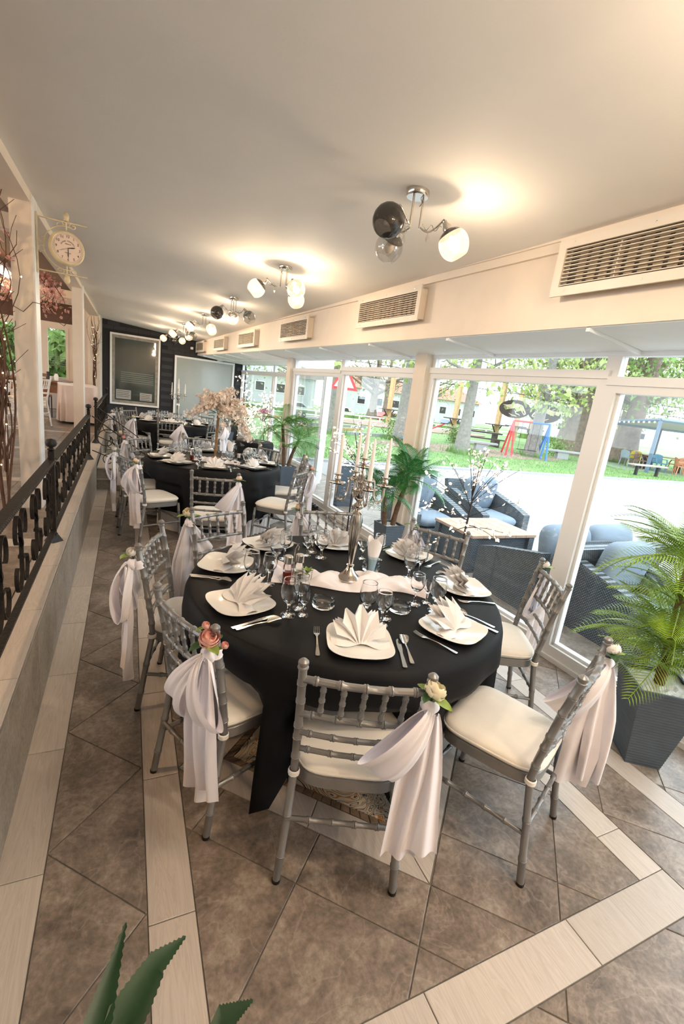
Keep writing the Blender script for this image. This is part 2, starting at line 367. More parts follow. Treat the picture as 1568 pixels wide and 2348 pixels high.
# ------------------------------------------------------------------ raised platform, riser and steps on the left
PZ = .47
plat = S('floor_upper', MB().bb(-8.5, -.545, -3, 14.1, -.12, PZ-.006).bb(-.56, -.405, -3, 14.1, -.12, PZ-.012), M['grout'])
riser = S('wall_left_riser', MB().bb(-.407, -.4, -3, 7.15, 0, PZ-.006).bb(-.407, -.4, 8.45, 14.1, 0, PZ-.006), M['grout'])
y = -1.2
while y < 13.8:
    if not 6.9 < y < 8.4:
        b = min(y+.6, 7.15) if y < 7.15 else min(y+.6, 14)
        ob('riser_panel', MB().bb(-.405, -.388, y+.0015, b-.0015, .004, PZ-.022), M['slate2'], riser, smooth=False)
    y += .6
    if abs(y-7.2) < .31: y = 8.45
ob('edge_trim', MB().bb(-.4, -.384, -2.9, 7.15, PZ-.02, PZ-.006).bb(-.4, -.384, 8.45, 14, PZ-.02, PZ-.006), mat('alu_edge_trim', (.6, .58, .55), .3, .8, noise=(9, .05)), riser, smooth=False)
y = -1.05
while y < 13.9:
    ob('cap_plank', MB().prism(inset([(-.545, y), (-.388, y), (-.388, min(14, y+.6)), (-.545, min(14, y+.6))], .0016), PZ-.012, PZ, .0012), M['wood_y'], plat, smooth=False); y += .6
k = 0
for ix in range(16):
    for iy in range(18):
        x1 = -.549-ix*.45; y0 = 2.2+iy*.66
        if iy % 3 == 2: ob('upper_plank', MB().prism(inset([(x1-.45, y0), (x1, y0), (x1, y0+.16), (x1-.45, y0+.16)], .002), PZ-.008, PZ), M['wood_x'], plat, smooth=False); hh = .16
        else: hh = 0
        if ix < 9: ob('upper_tile', MB().prism(inset([(x1-.45, y0+hh), (x1, y0+hh), (x1, y0+.66), (x1-.45, y0+.66)], .002), PZ-.008, PZ-.001), M['slate'], plat, smooth=False)
st = T('entry_steps', 'tiled entry steps descending between the two iron handrails', 'steps', (0, 0, 0))
for i, (x1, z1) in enumerate(((.22, .157), (-.09, .314))):
    ob('riser', MB().bb(-.387, x1, 7.2, 8.4, z1-.157 if i else .001, z1-.018), M['slate2'], st, smooth=False)
    ob('tread', MB().bb(-.387, x1+.015, 7.18, 8.42, z1-.018, z1), M['wood_y'], st, smooth=False)
    ob('nosing_trim', MB().bb(x1+.008, x1+.018, 7.18, 8.42, z1-.02, z1+.002), M['upvc'], st, smooth=False)

# ------------------------------------------------------------------ ceiling, beam, soffit with vents
def cz(x, y):
    fx, fy = WP.x+WN.x*-.55 - .0524*(y-1.998), 0; t = (x+.65)/(fx+.65)
    zl = 2.865-.003*(y-3); zr = 2.775-.012*(y-1.6) if y < 14 else 2.63
    return zl+(zr-zl)*t
def cgrid(u, v):
    y = -3.2+v*17.3; xr = WP.x-.5 - .0524*(y-1.998)+.02; x = -.80+u*(xr+.80); return (x, y, cz(x, y))
cg = MB().grid(cgrid, 8, 24); n0 = len(cg.v)
cg.v += [(a, b, c+.08) for a, b, c in cg.v[:n0]]; cg.f = [f[::-1] for f in cg.f]+[tuple(i+n0 for i in f) for f in cg.f]
ceil = ob('ceiling', cg, M['ceil'], smooth=True); ceil['kind'] = 'structure'
S('trim_beam', MB().bb(-.86, -.665, -3.2, 14, 2.79, 3.1), M['cream'])
# fascia (front of the soffit) + cornice bead
def wslab(mb, s0, s1, o0, o1, z0, z1):
    P = [wp(s0, o0), wp(s1, o0), wp(s1, o1), wp(s0, o1)]; return mb.prism([(p.x, p.y) for p in P], z0, z1)
fas = S('wall_soffit_face', wslab(MB(), -5, 12.2, -.55, -.51, 2.27, 2.80), M['cream'])
S('trim_cornice', wslab(wslab(MB(), -5, 12.2, -.575, -.549, 2.70, 2.80), -5, 12.2, -.59, -.574, 2.755, 2.80), M['cream'])
S('trim_soffit_edge', wslab(MB(), -5, 12.2, -.562, -.549, 2.265, 2.305), M['cream'])
so = S('ceiling_soffit', MB().slab([wp(-5, -.55, 2.285), wp(12.2, -.55, 2.285), wp(12.2, .06, 2.232), wp(-5, .06, 2.232)], .02).slab([wp(6.14, .06, 2.232), wp(12.2, .06, 2.232), wp(12.2, .8, 2.215), wp(6.14, .8, 2.215)], .02), M['panelw'])
so.data.flip_normals()
s = -4.95; kk = 0
RIBS = [.045+1.245*k for k in range(-3, 10)]
for s in RIBS:
    q = [wp(s-.012, -.548, 2.262), wp(s+.012, -.548, 2.262), wp(s+.012, .0, 2.212), wp(s-.012, .0, 2.212)]
    ob('joint_strip', MB().slab([q[3], q[2], q[1], q[0]], -.022), M['panelw'], so, smooth=False)
for a, b in zip(RIBS[:-1], RIBS[1:]):
    q = [wp(a+.014, -.546, 2.272), wp(b-.014, -.546, 2.272), wp(b-.014, .0, 2.224), wp(a+.014, .0, 2.224)]
    ob('panel', MB().slab(q, .012), M['panelw'], so, smooth=False)
ob('edge_strip', wslab(MB(), -5, 12.2, -.02, .03, 2.19, 2.222), M['panelw'], so, smooth=False)
# ventilation grilles
M['vent'] = mat('beige_vent_paint', (.74, .67, .58), .45, noise=(8, .03))
M['dark'] = mat('dark_duct', (.06, .048, .036), .8, noise=(10, .3))
M['filter'] = mat('duct_filter', (.38, .30, .2), .8, noise=(30, .25))
VENT = [(-1.96, 2.62), (-.83, 2.6)]
def vent_thing(s0, s1, zb, zt, label):
    # built along local x (toward the camera end), y points into the room
    L = s1-s0; h = zt-zb; D = .075
    t = T('air_vent', label, 'air vent', wp((s0+s1)/2, -.551, zb), WA-PI/2+PI, 'air vents along the soffit')
    # local: x along -s, y out of the wall (towards room)
    def lx(a): return a
    fw = .05
    ob('duct_back', MB().bb(-L/2+.034, L/2-.034, 0, .006, .024, h-.024), M['dark'], t, smooth=False)
    ob('duct_box', MB().bb(-L/2+.03, -L/2+.034, 0, D, .02, h-.02).bb(L/2-.034, L/2-.03, 0, D, .02, h-.02).bb(-L/2+.03, L/2-.03, 0, D, .02, .024).bb(-L/2+.03, L/2-.03, 0, D, h-.024, h-.02), M['vent'], t, smooth=False)
    fl = MB()
    n = int((L-.15)/.07)
    for i in range(n): fl.bb(-L/2+.07+i*(L-.14)/n, -L/2+.07+i*(L-.14)/n+.045, .012, .02, .05, h-.05)
    ob('back_vanes', fl, M['filter'], t, smooth=False)
    fr = MB().bb(-L/2, L/2, D, D+.012, 0, fw).bb(-L/2, L/2, D, D+.012, h-fw, h).bb(-L/2, -L/2+fw, D, D+.012, fw, h-fw).bb(L/2-fw, L/2, D, D+.012, fw, h-fw)
    f = ob('frame', fr, M['vent'], t, smooth=False)
    ns = 10
    for i in range(ns):
        z = fw+(i+.5)*(h-2*fw)/ns; ob('slat', MB().bb(-L/2+fw, L/2-fw, D-.02, D+.004, z-.0022, z+.0022), M['vent'], t, smooth=False)
    for q in (-L/6, L/6): ob('divider', MB().bb(q-.003, q+.003, D-.025, D-.02, fw, h-fw), M['vent'], t, smooth=False)
    for x in (-L/2+.1, 0, L/2-.1):
        for z in (fw*.5, h-fw*.5): ob('screw', MB().ball((x, D+.012, z), .005, 6), M['steel'], f)
    return t
nm = ['nearest air vent grille on the soffit, cut by the frame edge', 'second air vent grille from the camera along the soffit', 'third air vent grille from the camera along the soffit', 'fourth air vent grille from the camera along the soffit', 'fifth air vent grille along the soffit', 'last air vent grille by the dark brick wall']
for (a, b, zb, zt), l in zip(((-.80, .29, 2.43, 2.735), (1.62, 2.72, 2.40, 2.685), (4.02, 5.10, 2.355, 2.645), (6.38, 7.48, 2.335, 2.615), (8.6, 9.65, 2.325, 2.60), (10.85, 11.9, 2.325, 2.6)), nm):
    vent_thing(a, b, zb, zt, l)

# ------------------------------------------------------------------ window wall
WI = [0]
def bar(s0, s1, z0, z1, o0=-.03, o1=.05): return wslab(MB(), s0, s1, o0, o1, z0, z1)
def window(s0, s1, zb, zh, zt, off=0.0, low=True, fw=.07):
    WI[0] += 1; w = T('window_%d' % WI[0], '', ''); del w['label']; del w['category']; w['kind'] = 'structure'
    o0, o1 = off-.03, off+.05
    def b(nm, *a): ob(nm, wslab(MB(), a[0], a[1], o0+(a[4] if len(a) > 4 else 0), o1, a[2], a[3]), M['upvc'], w, smooth=False)
    b('frame_bottom', s0, s1, zb, zb+.11); b('frame_top', s0, s1, zh-fw*.7, zh); b('frame_side', s0, s0+fw, zb+.11, zh-fw*.7); b('frame_side', s1-fw, s1, zb+.11, zh-fw*.7)
    b('glazing_bead', s0+fw, s0+fw+.02, zb+.11, zh-fw*.7, .03); b('glazing_bead', s1-fw-.02, s1-fw, zb+.11, zh-fw*.7, .03); b('glazing_bead', s0+fw, s1-fw, zb+.11, zb+.13, .03)
    b('transom', s0, s1, zh, zh+.055, -.012)
    b('top_light_frame', s0, s0+.05, zh+.055, zt, .015); b('top_light_frame', s1-.05, s1, zh+.055, zt, .015); b('top_light_frame', s0+.05, s1-.05, zt-.03, zt, .015)
    ob('pane', wslab(MB(), s0+fw, s1-fw, off+.012, off+.018, zb+.12, zh-fw*.7), M['pane'], w, smooth=False)
    ob('pane', wslab(MB(), s0+.05, s1-.05, off+.012, off+.018, zh+.055, zt-.03), M['pane'], w, smooth=False)
    return w
window(-1.75, .20, .0, 2.0, 2.215); window(.20, 2.13, 0, 2.04, 2.215)
window(2.33, 4.13, 0, 2.035, 2.215); window(4.13, 5.96, 0, 2.0, 2.215)
S('trim_post_1', wslab(MB(), 2.13, 2.33, -.09, .06, 0, 2.25), M['cream'])
S('trim_post_2', wslab(MB(), 5.96, 6.14, -.09, .06, 0, 2.25), M['cream'])
rw = S('window_30', wslab(wslab(wslab(MB(), 6.06, 6.12, .06, .72, 0, .1), 6.06, 6.12, .06, .72, 2.1, 2.215), 6.06, 6.12, .66, .74, .1, 2.1), M['upvc']); ob('pane', wslab(MB(), 6.08, 6.086, .06, .66, .1, 2.1), M['pane'], rw, smooth=False)
S('trim_sill', wslab(MB(), -1.75, 5.96, -.05, -.028, 0, .035), M['upvc'])
window(6.2, 9.15, .1, 1.98, 2.215, .72, fw=.06); window(9.15, 12.0, .1, 1.98, 2.215, .72, fw=.06)
S('wall_window_base', wslab(MB(), 6.14, 12.2, .68, .80, 0, .1), M['white'])
window(-3.5, -1.75, 0, 2.0, 2.215); window(-5.0, -3.5, 0, 2.0, 2.215)
wslab_top = S('wall_window_lintel', wslab(wslab(MB(), -5, 6.14, -.0, .08, 2.215, 2.9), 6.14, 12.2, .7, .8, 2.215, 2.9), M['cream'])
# ------------------------------------------------------------------ back wall in painted brick
YB = 14.0
bw = S('wall_back', MB().bb(-.66, 3.1, YB, YB+.2, 0, 3.0), M['mortar'])
bmesh_ = MB().prism([(-.139, -.005), (.139, -.005), (.139, .05), (-.139, .05)], -.0465, .0465).mesh('brick', M['brick'], False)
row = 0; z = .05
open1, open2 = (-.44, .77, .73, 2.53), (1.14, 2.76, .0, 2.19)
nb = 0
while z < 2.85:
    x = -.50+(.145 if row % 2 else 0)
    while x < 3.05:
        hit = any(a-.12 < x < b+.12 and c-.03 < z < d+.03 for a, b, c, d in (open1, open2))
        top = cz(max(-.6, min(1.6, x)), 14)
        if not hit and z < top-.05 and z > .62 or (not hit and .4 < z < .7 and x < 1.1):
            o = link('brick', bmesh_, bw, TM(x, YB, z)); nb += 1
        x += .29
    z += .1; row += 1
S('wall_back_hall', MB().bb(-8.5, -.62, 13.9, 14.1, 0, 1.2).bb(-1.36, -.62, 13.9, 14.1, 1.2, 2.45).bb(-2.4, -1.86, 13.9, 14.1, 1.2, 2.45).bb(-8.5, -3.6, 13.9, 14.1, 1.2, 2.45).bb(-8.5, -.62, 13.9, 14.1, 2.45, 4.2), M['cream'])
# framed glass with notices behind it (left) and frosted glass screen (right)
gm, nt, p = newmat('green_tinted_glass'); p.inputs['Base Color'].default_value = (.10, .115, .10, 1); p.inputs['Roughness'].default_value = .04; p.inputs['Coat Weight'].default_value = .6
nz = N(nt, 'ShaderNodeTexNoise'); nz.inputs['Scale'].default_value = 1.2; nt.links.new(ramp(nt, nz.outputs[0], [(.3, (.04, .05, .045)), (.7, (.075, .09, .08))]), p.inputs['Base Color']); M['gmirror'] = gm
fg = T('framed_glass_panel', 'white framed tinted glass window on the dark brick wall, with notices', 'window', (.165, YB-.012, 0))
def fr4(mb, x0, x1, z0, z1, w, y0, y1): return mb.bb(x0, x1, y0, y1, z1-w, z1).bb(x0, x1, y0, y1, z0, z0+w).bb(x0, x0+w, y0, y1, z0+w, z1-w).bb(x1-w, x1, y0, y1, z0+w, z1-w)
ob('frame', fr4(MB(), -.605, .605, .73, 2.53, .045, -.03, .01), M['white'], fg, smooth=False)
ob('inner_border', fr4(MB(), -.56, .56, .775, 2.485, .07, -.004, .008), mat('grey_stone_border', (.28, .26, .23), .5, noise=(12, .3)), fg, smooth=False)
ob('pane', MB().bb(-.49, .49, 0, .006, .845, 2.415), M['gmirror'], fg, smooth=False)
M['paper'] = mat('grey_paper_notice', (.42, .41, .38), .8, noise=(120, .2))
for x, z, w, h in ((-.28, 1.0, .36, .24), (.27, .98, .30, .2)):
    nn = ob('notice', MB().bb(x-w/2, x+w/2, -.006, -.003, z-h/2, z+h/2), M['paper'], fg, smooth=False)
    for k in range(4): ob('text_line', MB().bb(x-w/2+.02, x+w/2-.03-.02*(k % 2), -.0075, -.006, z+h/2-.045-k*.045, z+h/2-.035-k*.045), M['mortar'], nn, smooth=False)
M['frost'] = mat('frosted_strip', (.20, .25, .22), .5, noise=(5, .05))
for k in range(6): ob('frosted_stripe', MB().bb(-.35, .45, -.004, -.002, 1.32+k*.05, 1.335+k*.05), M['frost'], fg, smooth=False)
fs = T('frosted_glass_screen', 'large frosted glass screen set against the dark brick back wall', 'glass screen', (1.95, YB-.02, 0))
m, nt, p = newmat('frosted_glass'); nz = N(nt, 'ShaderNodeTexNoise'); nz.inputs['Scale'].default_value = 1.4; nz.inputs['Detail'].default_value = 4
nt.links.new(ramp(nt, nz.outputs[0], [(.3, (.33, .37, .36)), (.7, (.44, .48, .47))]), p.inputs['Base Color']); p.inputs['Roughness'].default_value = .12; M['frostpane'] = m
ob('frame', fr4(MB(), -.81, .81, .01, 2.19, .05, -.03, .015), M['white'], fs, smooth=False)
ob('pane', MB().bb(-.76, .76, 0, .006, .06, 2.14), M['frostpane'], fs, smooth=False)
cc = T('ceiling_camera', 'small white security camera in the corner above the last vent', 'camera', (1.55, 13.8, 2.42)); ob('housing', MB().box(0, 0, 0, .06, .14, .06), M['white'], cc); ob('bracket', MB().tube([(0, .05, 0), (.03, .15, .0), (.03, .19, 0)], .012), M['white'], cc)
# ------------------------------------------------------------------ columns between the two halls
def column(name, x0, x1, y0, y1):
    c = S(name, MB().bb(x0, x1, y0, y1, PZ-.004, 2.86), M['cream']); 
    ob('edge_strip', MB().bb(x1, x1+.012, y0, y1, PZ, 2.84), M['white'], c, smooth=False); return c
column('trim_column_1', -.80, -.662, 4.49, 4.68); column('trim_column_2', -.80, -.662, 8.75, 8.94); column('trim_column_3', -.9, -.64, 13.3, 13.9)
# back of the room behind the camera and the far side of the upper hall
S('wall_near', MB().bb(-8.5, 4, -3.2, -3.0, -.1, 4.2), M['cream'])
# ------------------------------------------------------------------ ceiling lamps
M['smoke'] = glassy('smoked_glass', (.30, .28, .26), .03, 1.6, 3.0, ((.03, .028, .025), .35))
M['clearg'] = glassy('clear_shade_glass', (.85, .84, .82), .03, 1.5, 2.6)
M['litglass'] = glassy('frosted_lit_glass', (.9, .8, .66), .2, 1.4, .6)
nt = M['litglass'].node_tree; o_ = [n for n in nt.nodes if n.type == 'OUTPUT_MATERIAL'][0]; em = nt.nodes.new('ShaderNodeEmission'); em.inputs[0].default_value = (1.0, .76, .5, 1); em.inputs[1].default_value = .55
ad = nt.nodes.new('ShaderNodeAddShader'); nt.links.new(o_.inputs[0].links[0].from_socket, ad.inputs[0]); nt.links.new(em.outputs[0], ad.inputs[1]); nt.links.new(ad.outputs[0], o_.inputs[0])
M['bulb'] = emis('lit_bulb', (1.0, .84, .62), 9.0)
M['bulboff'] = mat('unlit_bulb', (.5, .46, .4), .3, noise=(8, .05))
M['crystal'] = glassy('crystal', (.95, .93, .9), .02, 1.7, 3.0)
HALL_FILL_W = 105.0
GL = .080
def globe_meshes():
    # opening toward +z local is the socket side; shade hangs down -z with an oblique cut
    cap = MB().lathe([(GL*math.sin(a), GL*math.cos(a)*1.0) for a in [.02+i*.13 for i in range(8)]], 18)
    a0 = .02+7*.13; prof = [(GL*math.sin(a), GL*math.cos(a)*1.06 if a > PI/2 else GL*math.cos(a)) for a in [a0+i*(2.52-a0)/12 for i in range(13)]]
    body = MB().lathe(prof, 18)
    return cap, body
capb, bodyb = globe_meshes(); cap_me = capb.mesh('shade_cap', M['smoke']); body_dark = bodyb.mesh('shade', M['clearg']); body_lit = bodyb.mesh('shade', M['litglass'])
body_smoke = bodyb.mesh('shade', M['smoke'])
bulb_me = MB().ball((0, 0, -.005), .03, 12, 1.25).mesh('bulb', M['bulb']); bulb_off = MB().ball((0, 0, 0), .028, 10, 1.3).mesh('bulb', M['bulboff'])
sock_me = MB().lathe([(.012, .125), (.014, .11), (.024, .092), (.026, .07), (.0, .07)], 12).mesh('socket', M['chrome'])
drop_me = MB().lathe([(.0005, 0), (.004, -.008), (.011, -.032), (.009, -.045), (.0005, -.052)], 8).mesh('crystal_drop', M['crystal'], False)
def ceil_lamp(x, y, rz, lit, label, seed, n=3, watt=8.0):
    rr = random.Random(seed); z = cz(x, y)
    t = T('ceiling_lamp', label, 'ceiling lamp', (x, y, z), rz, 'ceiling lamps in a row')
    ob('canopy', MB().lathe([(.0, 0), (.062, 0), (.062, -.022), (.056, -.03), (0, -.03)], 24), M['chrome'], t)
    ob('cord', MB().tube([(.02, 0, -.03), (.03, .01, -.05), (.02, 0, -.07)], .002, 5), M['chrome'], t)
    for k in range(n):
        a = 2*PI*k/n; ob('drop_rod', MB().tube([(.034*math.cos(a), .034*math.sin(a), -.03), (.034*math.cos(a), .034*math.sin(a), -.175)], .0055, 8), M['chrome'], t)
        ca, sa = math.cos(a), math.sin(a); P = []
        for i in range(9):
            u = i/8; rad = .034+u*.125; P.append((rad*ca-.02*math.sin(u*PI)*sa, rad*sa+.02*math.sin(u*PI)*ca, -.165-.02*math.sin(u*PI*1.2)+.035*u*u))
        ob('arm', MB().tube(P, .005, 8), M['chrome'], t)
        W = [(ca*(.05+.1*i/12)+.012*math.sin(i*1.1)*-sa, sa*(.05+.1*i/12)+.012*math.sin(i*1.1)*ca, -.165+.014*math.cos(i*1.1)) for i in range(13)]
        ob('curled_wire', MB().tube(W, .0018, 5), M['chrome'], t)
        d = link('crystal_drop', drop_me, t, TM(ca*.085, sa*.085, -.185))
        # shade: socket at the arm end, tilted outward
        tilt = .55+.25*rr.random(); ax = Matrix.Rotation(a, 4, 'Z') @ Matrix.Rotation(-tilt, 4, 'Y')
        MM = Matrix.Translation((ca*.165, sa*.165, -.135)) @ ax @ Matrix.Translation((0, 0, -.115))
        link('socket', sock_me, t, MM)
        on = lit[k]
        sh = link('shade', body_lit if on else (body_dark if k % 2 else body_smoke), t, MM); link('shade_cap', cap_me, sh)
        link('bulb', bulb_me if on else bulb_off, sh)
        if on:
            l = bpy.data.lights.new('bulb_light', 'POINT'); l.energy = watt; l.color = (1.0, .835, .66); l.shadow_soft_size = .035
            lo = bpy.data.objects.new('bulb_light', l); COL.objects.link(lo); lo.parent = sh; lo.location = (0, 0, -.045)
    return t
ceil_lamp(1.37, 2.42, math.radians(-30), (1, 0, 0), 'nearest ceiling lamp with one lit shade and two smoked unlit shades', 1)
ceil_lamp(1.29, 4.50, math.radians(160), (1, 1, 1), 'second ceiling lamp from the camera with three lit shades', 2)
ceil_lamp(1.235, 6.58, math.radians(200), (0, 0, 1), 'third ceiling lamp with only the lowest shade lit', 3)
ceil_lamp(1.165, 8.68, math.radians(170), (1, 1, 1), 'fourth ceiling lamp with three lit shades', 4)
ceil_lamp(1.06, 10.76, math.radians(185), (1, 0, 1), 'fifth ceiling lamp, two shades lit, nearly in front of the last lamp', 5)
ceil_lamp(.98, 12.6, math.radians(200), (1, 1, 0), 'last ceiling lamp close to the dark brick wall', 6)
ceil_lamp(1.45, .34, math.radians(20), (1, 1, 1), 'ceiling lamp overhead just outside the top right corner', 7, watt=18)
ceil_lamp(1.52, -1.75, math.radians(90), (1, 1, 1), 'unseen ceiling lamp added behind the camera as fill', 8, watt=20)  # unseen extra lamp, added to brighten the room from behind

# ------------------------------------------------------------------ chiavari chair
def chair_proto(name, label, fm, cm):
    t = T(name, label, 'chair')
    def legp(sx): return [(sx*.212, .0, 0), (sx*.2, .035, .25), (sx*.195, .062, .43), (sx*.196, .055, .52), (sx*.2, .02, .74), (sx*.204, -.012, .885)]
    for sx in (-1, 1):
        l = ob('back_leg', MB().rod(legp(sx), .0145, (.12, .3, .56, .66, .72, .84, .93), 10, 1.16, .01), fm, t)
        ob('finial', MB().lathe([(.0145, 0), (.018, .003), (.018, .008), (.013, .011), (.0175, .018), (.017, .026), (.009, .034), (.0005, .036)], 12, (sx*.204, -.0125, .883)), fm, l)
        l2 = ob('front_leg', MB().rod([(sx*.208, .45, 0), (sx*.196, .425, .41)], .0135, (.2, .5, .8), 10, 1.16, .01), fm, t)
        for q in (l, l2):
            ob('foot_cap', MB().lathe([(.0, -.001), (.0155, 0), (.0155, .012), (.0, .012)], 10, (sx*.212, 0, 0) if q is l else (sx*.208, .45, 0)), M['iron'], q)
        ob('stretcher', MB().rod([(sx*.203, .03, .21), (sx*.203, .44, .21)], .0095, (.2, .4, .6, .8), 8, 1.3, .01), fm, t)
        if fm == M['silver']: ob('cushion_tie', MB().lathe([(.0175, -.011), (.021, -.008), (.021, .008), (.0175, .011)], 10, (sx*.195, .06, .428)), cm, t)
    ob('stretcher', MB().rod([(-.2, .437, .235), (.2, .437, .235)], .0095, (.2, .4, .6, .8), 8, 1.3, .01), fm, t)
    ob('stretcher', MB().rod([(-.205, .03, .255), (.205, .03, .255)], .0095, (.2, .4, .6, .8), 8, 1.3, .01), fm, t)
    def py(z): return .055-(z-.52)*.185
    def rail(z, r, bow=.018):
        P = [(-.198+.396*i/8, py(z)-bow*math.sin(PI*i/8), z) for i in range(9)]; return MB().rod(P, r, (.1, .3, .5, .7, .9), 8, 1.25, .01)
    ob('top_rail', rail(.842, .0125), fm, t); ob('back_rail', rail(.695, .011), fm, t); ob('back_rail', rail(.61, .0095), fm, t); ob('back_rail', rail(.535, .0095), fm, t)
    for i in range(5):
        x = -.132+i*.066; b = .018*math.sin(PI*(x+.198)/.396)
        ob('spindle', MB().rod([(x, py(.695)-b, .70), (x, py(.842)-b, .835)], .0085, (.18, .5, .82), 8, 1.3, .009), fm, t)
    def so(k, n=36):
        P = []
        for i in range(n):
            a = 2*PI*i/n; c, s = math.cos(a), math.sin(a); e = .42
            x = math.copysign(abs(c)**e, c); y = math.copysign(abs(s)**e, s); w = .185+.028*(y+1)/2
            P.append((x*w*k, .245+y*.205*k))
        return P
    ob('seat', MB().prism(so(1.0), .385, .43, .004), fm, t)
    cu = MB(); V = []; F = []; n = 36; lv = [(.965, .432), (1.0, .438), (1.02, .45), (1.01, .462), (.96, .472), (.8, .478), (.4, .481)]
    for k, z in lv: V += [(x, y, z) for x, y in so(k, n)]
    for l in range(len(lv)-1): F += [(l*n+i, l*n+(i+1) % n, l*n+n+(i+1) % n, l*n+n+i) for i in range(n)]
    F.append(tuple((len(lv)-1)*n+i for i in range(n))); cu.add(V, F)
    c = ob('cushion', cu, cm, t); 
    ob('piping', MB().tube([(x*1.022, .245+(y-.245)*1.022, .452) for x, y in so(1.0, n)+so(1.0, n)[:1]], .0035, 5, False), cm, c)
    return t
chair = chair_proto('chiavari_chair', '', M['silver'], M['cushion'])
# ------------------------------------------------------------------ sashes (tied at the right hand post) and flowers
def tail_mesh(seed, L, w0, w1, sway):
    r = random.Random(seed); ph = r.random()*6; k = r.uniform(1.1, 1.7); am = .014+.010*r.random()
    def fn(u, v):
        w = (w0+(w1-w0)*min(1, v*2.2)**.7)*(1+.08*math.sin(v*4+ph)); x = (u-.5)*w+sway*v; e = min(1, .2+v*1.5)
        y = -am*math.sin(k*2*PI*u+ph+.8*v)*e-.010*math.sin(v*4+ph)-.006*math.sin(3*k*PI*u)*(1-v); z = -L*v*(1+.05*(u-.5)*math.sin(ph))-.012*math.sin(u*3+ph)*v
        return (x, y, z)
    return MB().grid(fn, 24, 18)
def lobe_mesh(seed, L, w, lean):
    r = random.Random(seed); ph = r.random()*6
    def fn(u, v):
        p = 2*PI*v; d = L*(1-math.cos(p))/2; q = d/L; wd = .028+(2*w-.028)*q**.75*(1-.10*q*q); uu = u-.5
        dep = -.030*math.sin(p)*(1+.5*math.sin(u*PI))-.02*math.sin(PI*q); x = uu*wd; z = -d+.05*uu*uu*q-.035*abs(uu)*q*q
        y = dep+.010*math.sin(3*PI*u+ph+2*q)*q+.006*math.sin(7*PI*u+ph)*(1-q)
        c, s_ = math.cos(lean), math.sin(lean); return (x*c+z*-s_*-1, y-.012, -x*s_*-1*-1+z*c)
    return MB().grid(fn, 14, 32)
SASH = []
for v in range(5):
    r = random.Random(40+v)
    parts = [('tail', tail_mesh(v*7+1, .57+.05*r.random(), .035, .125+.025*r.random(), -.02+.05*r.random())), ('tail', tail_mesh(v*7+2, .50+.06*r.random(), .03, .115, .045)),
             ('loop', lobe_mesh(v*7+3, .25+.05*r.random(), .075, .35+.25*r.random()))]
    if v % 2 == 0: parts.append(('loop', lobe_mesh(v*7+4, .24+.04*r.random(), .065, -.3)))
    kn = MB().grid(lambda u, w: ((.026+.006*math.sin(6*PI*u+w*4))*math.cos(2*PI*u)*math.sin(PI*(.08+.84*w))**.5, (.024+.005*math.sin(8*PI*u))*math.sin(2*PI*u)*math.sin(PI*(.08+.84*w))**.5, -.028+.056*w), 20, 8, True)
    SASH.append([(n, mb.mesh(n, M['satin'], True, 2.0), off) for (n, mb), off in zip(parts, ((0, -.02, -.01), (.015, -.028, -.01), (0, -.022, .0), (0, -.02, 0)))]+[('knot', kn.mesh('knot', M['satin'], True, 2.0), (0, -.012, 0))])
wrap_me = MB().lathe([(.018, -.022), (.024, -.018), (.021, -.006), (.025, .004), (.021, .016), (.018, .022)], 12).mesh('wrap', M['satin'])
def petal(R, w, op, curl):
    def fn(u, v):
        a = (u-.5)*w; ph = op*(v**.9); r = R*math.sin(ph)*(1-.12*curl*v*v)+.002; z = R*(1-math.cos(ph))*.95+.004*math.cos((u-.5)*PI*2)*v-(curl*.006*v*v)
        return (r*math.cos(a), r*math.sin(a), z)
    return fn
def rose_mb(R=.03):
    mb = MB()
    for lay, (k, w, op, cu, n) in enumerate(((.55, 2.2, 2.3, 0, 3), (.78, 1.9, 2.0, .2, 4), (.95, 1.7, 1.72, .5, 5), (1.1, 1.5, 1.45, 1.2, 6))):
        for i in range(n):
            p = MB().grid(petal(R*k, w, op, cu), 5, 5); p.xf(Matrix.Rotation(2*PI*i/n+lay*.7, 4, 'Z') @ Matrix.Translation((0, 0, -.004*lay))); mb.add(p.v, p.f)
    return mb
def leafblade(L, W): return MB().grid(lambda u, v: ((u-.5)*W*math.sin(PI*min(1, .06+v*.92))**.7, L*v, .2*L*v*v*-1+abs(u-.5)*W*.35), 4, 7)
rose_b, leaf_b = rose_mb(), leafblade(.06, .032)
ROSE = {k: rose_b.mesh('bloom', M['fl_'+k], True, 2.5) for k in ('pink', 'cream', 'white', 'peach', 'rose')}
LEAF = {k: leaf_b.mesh('leaf', M[k], True, 2) for k in ('leaf', 'leafl')}
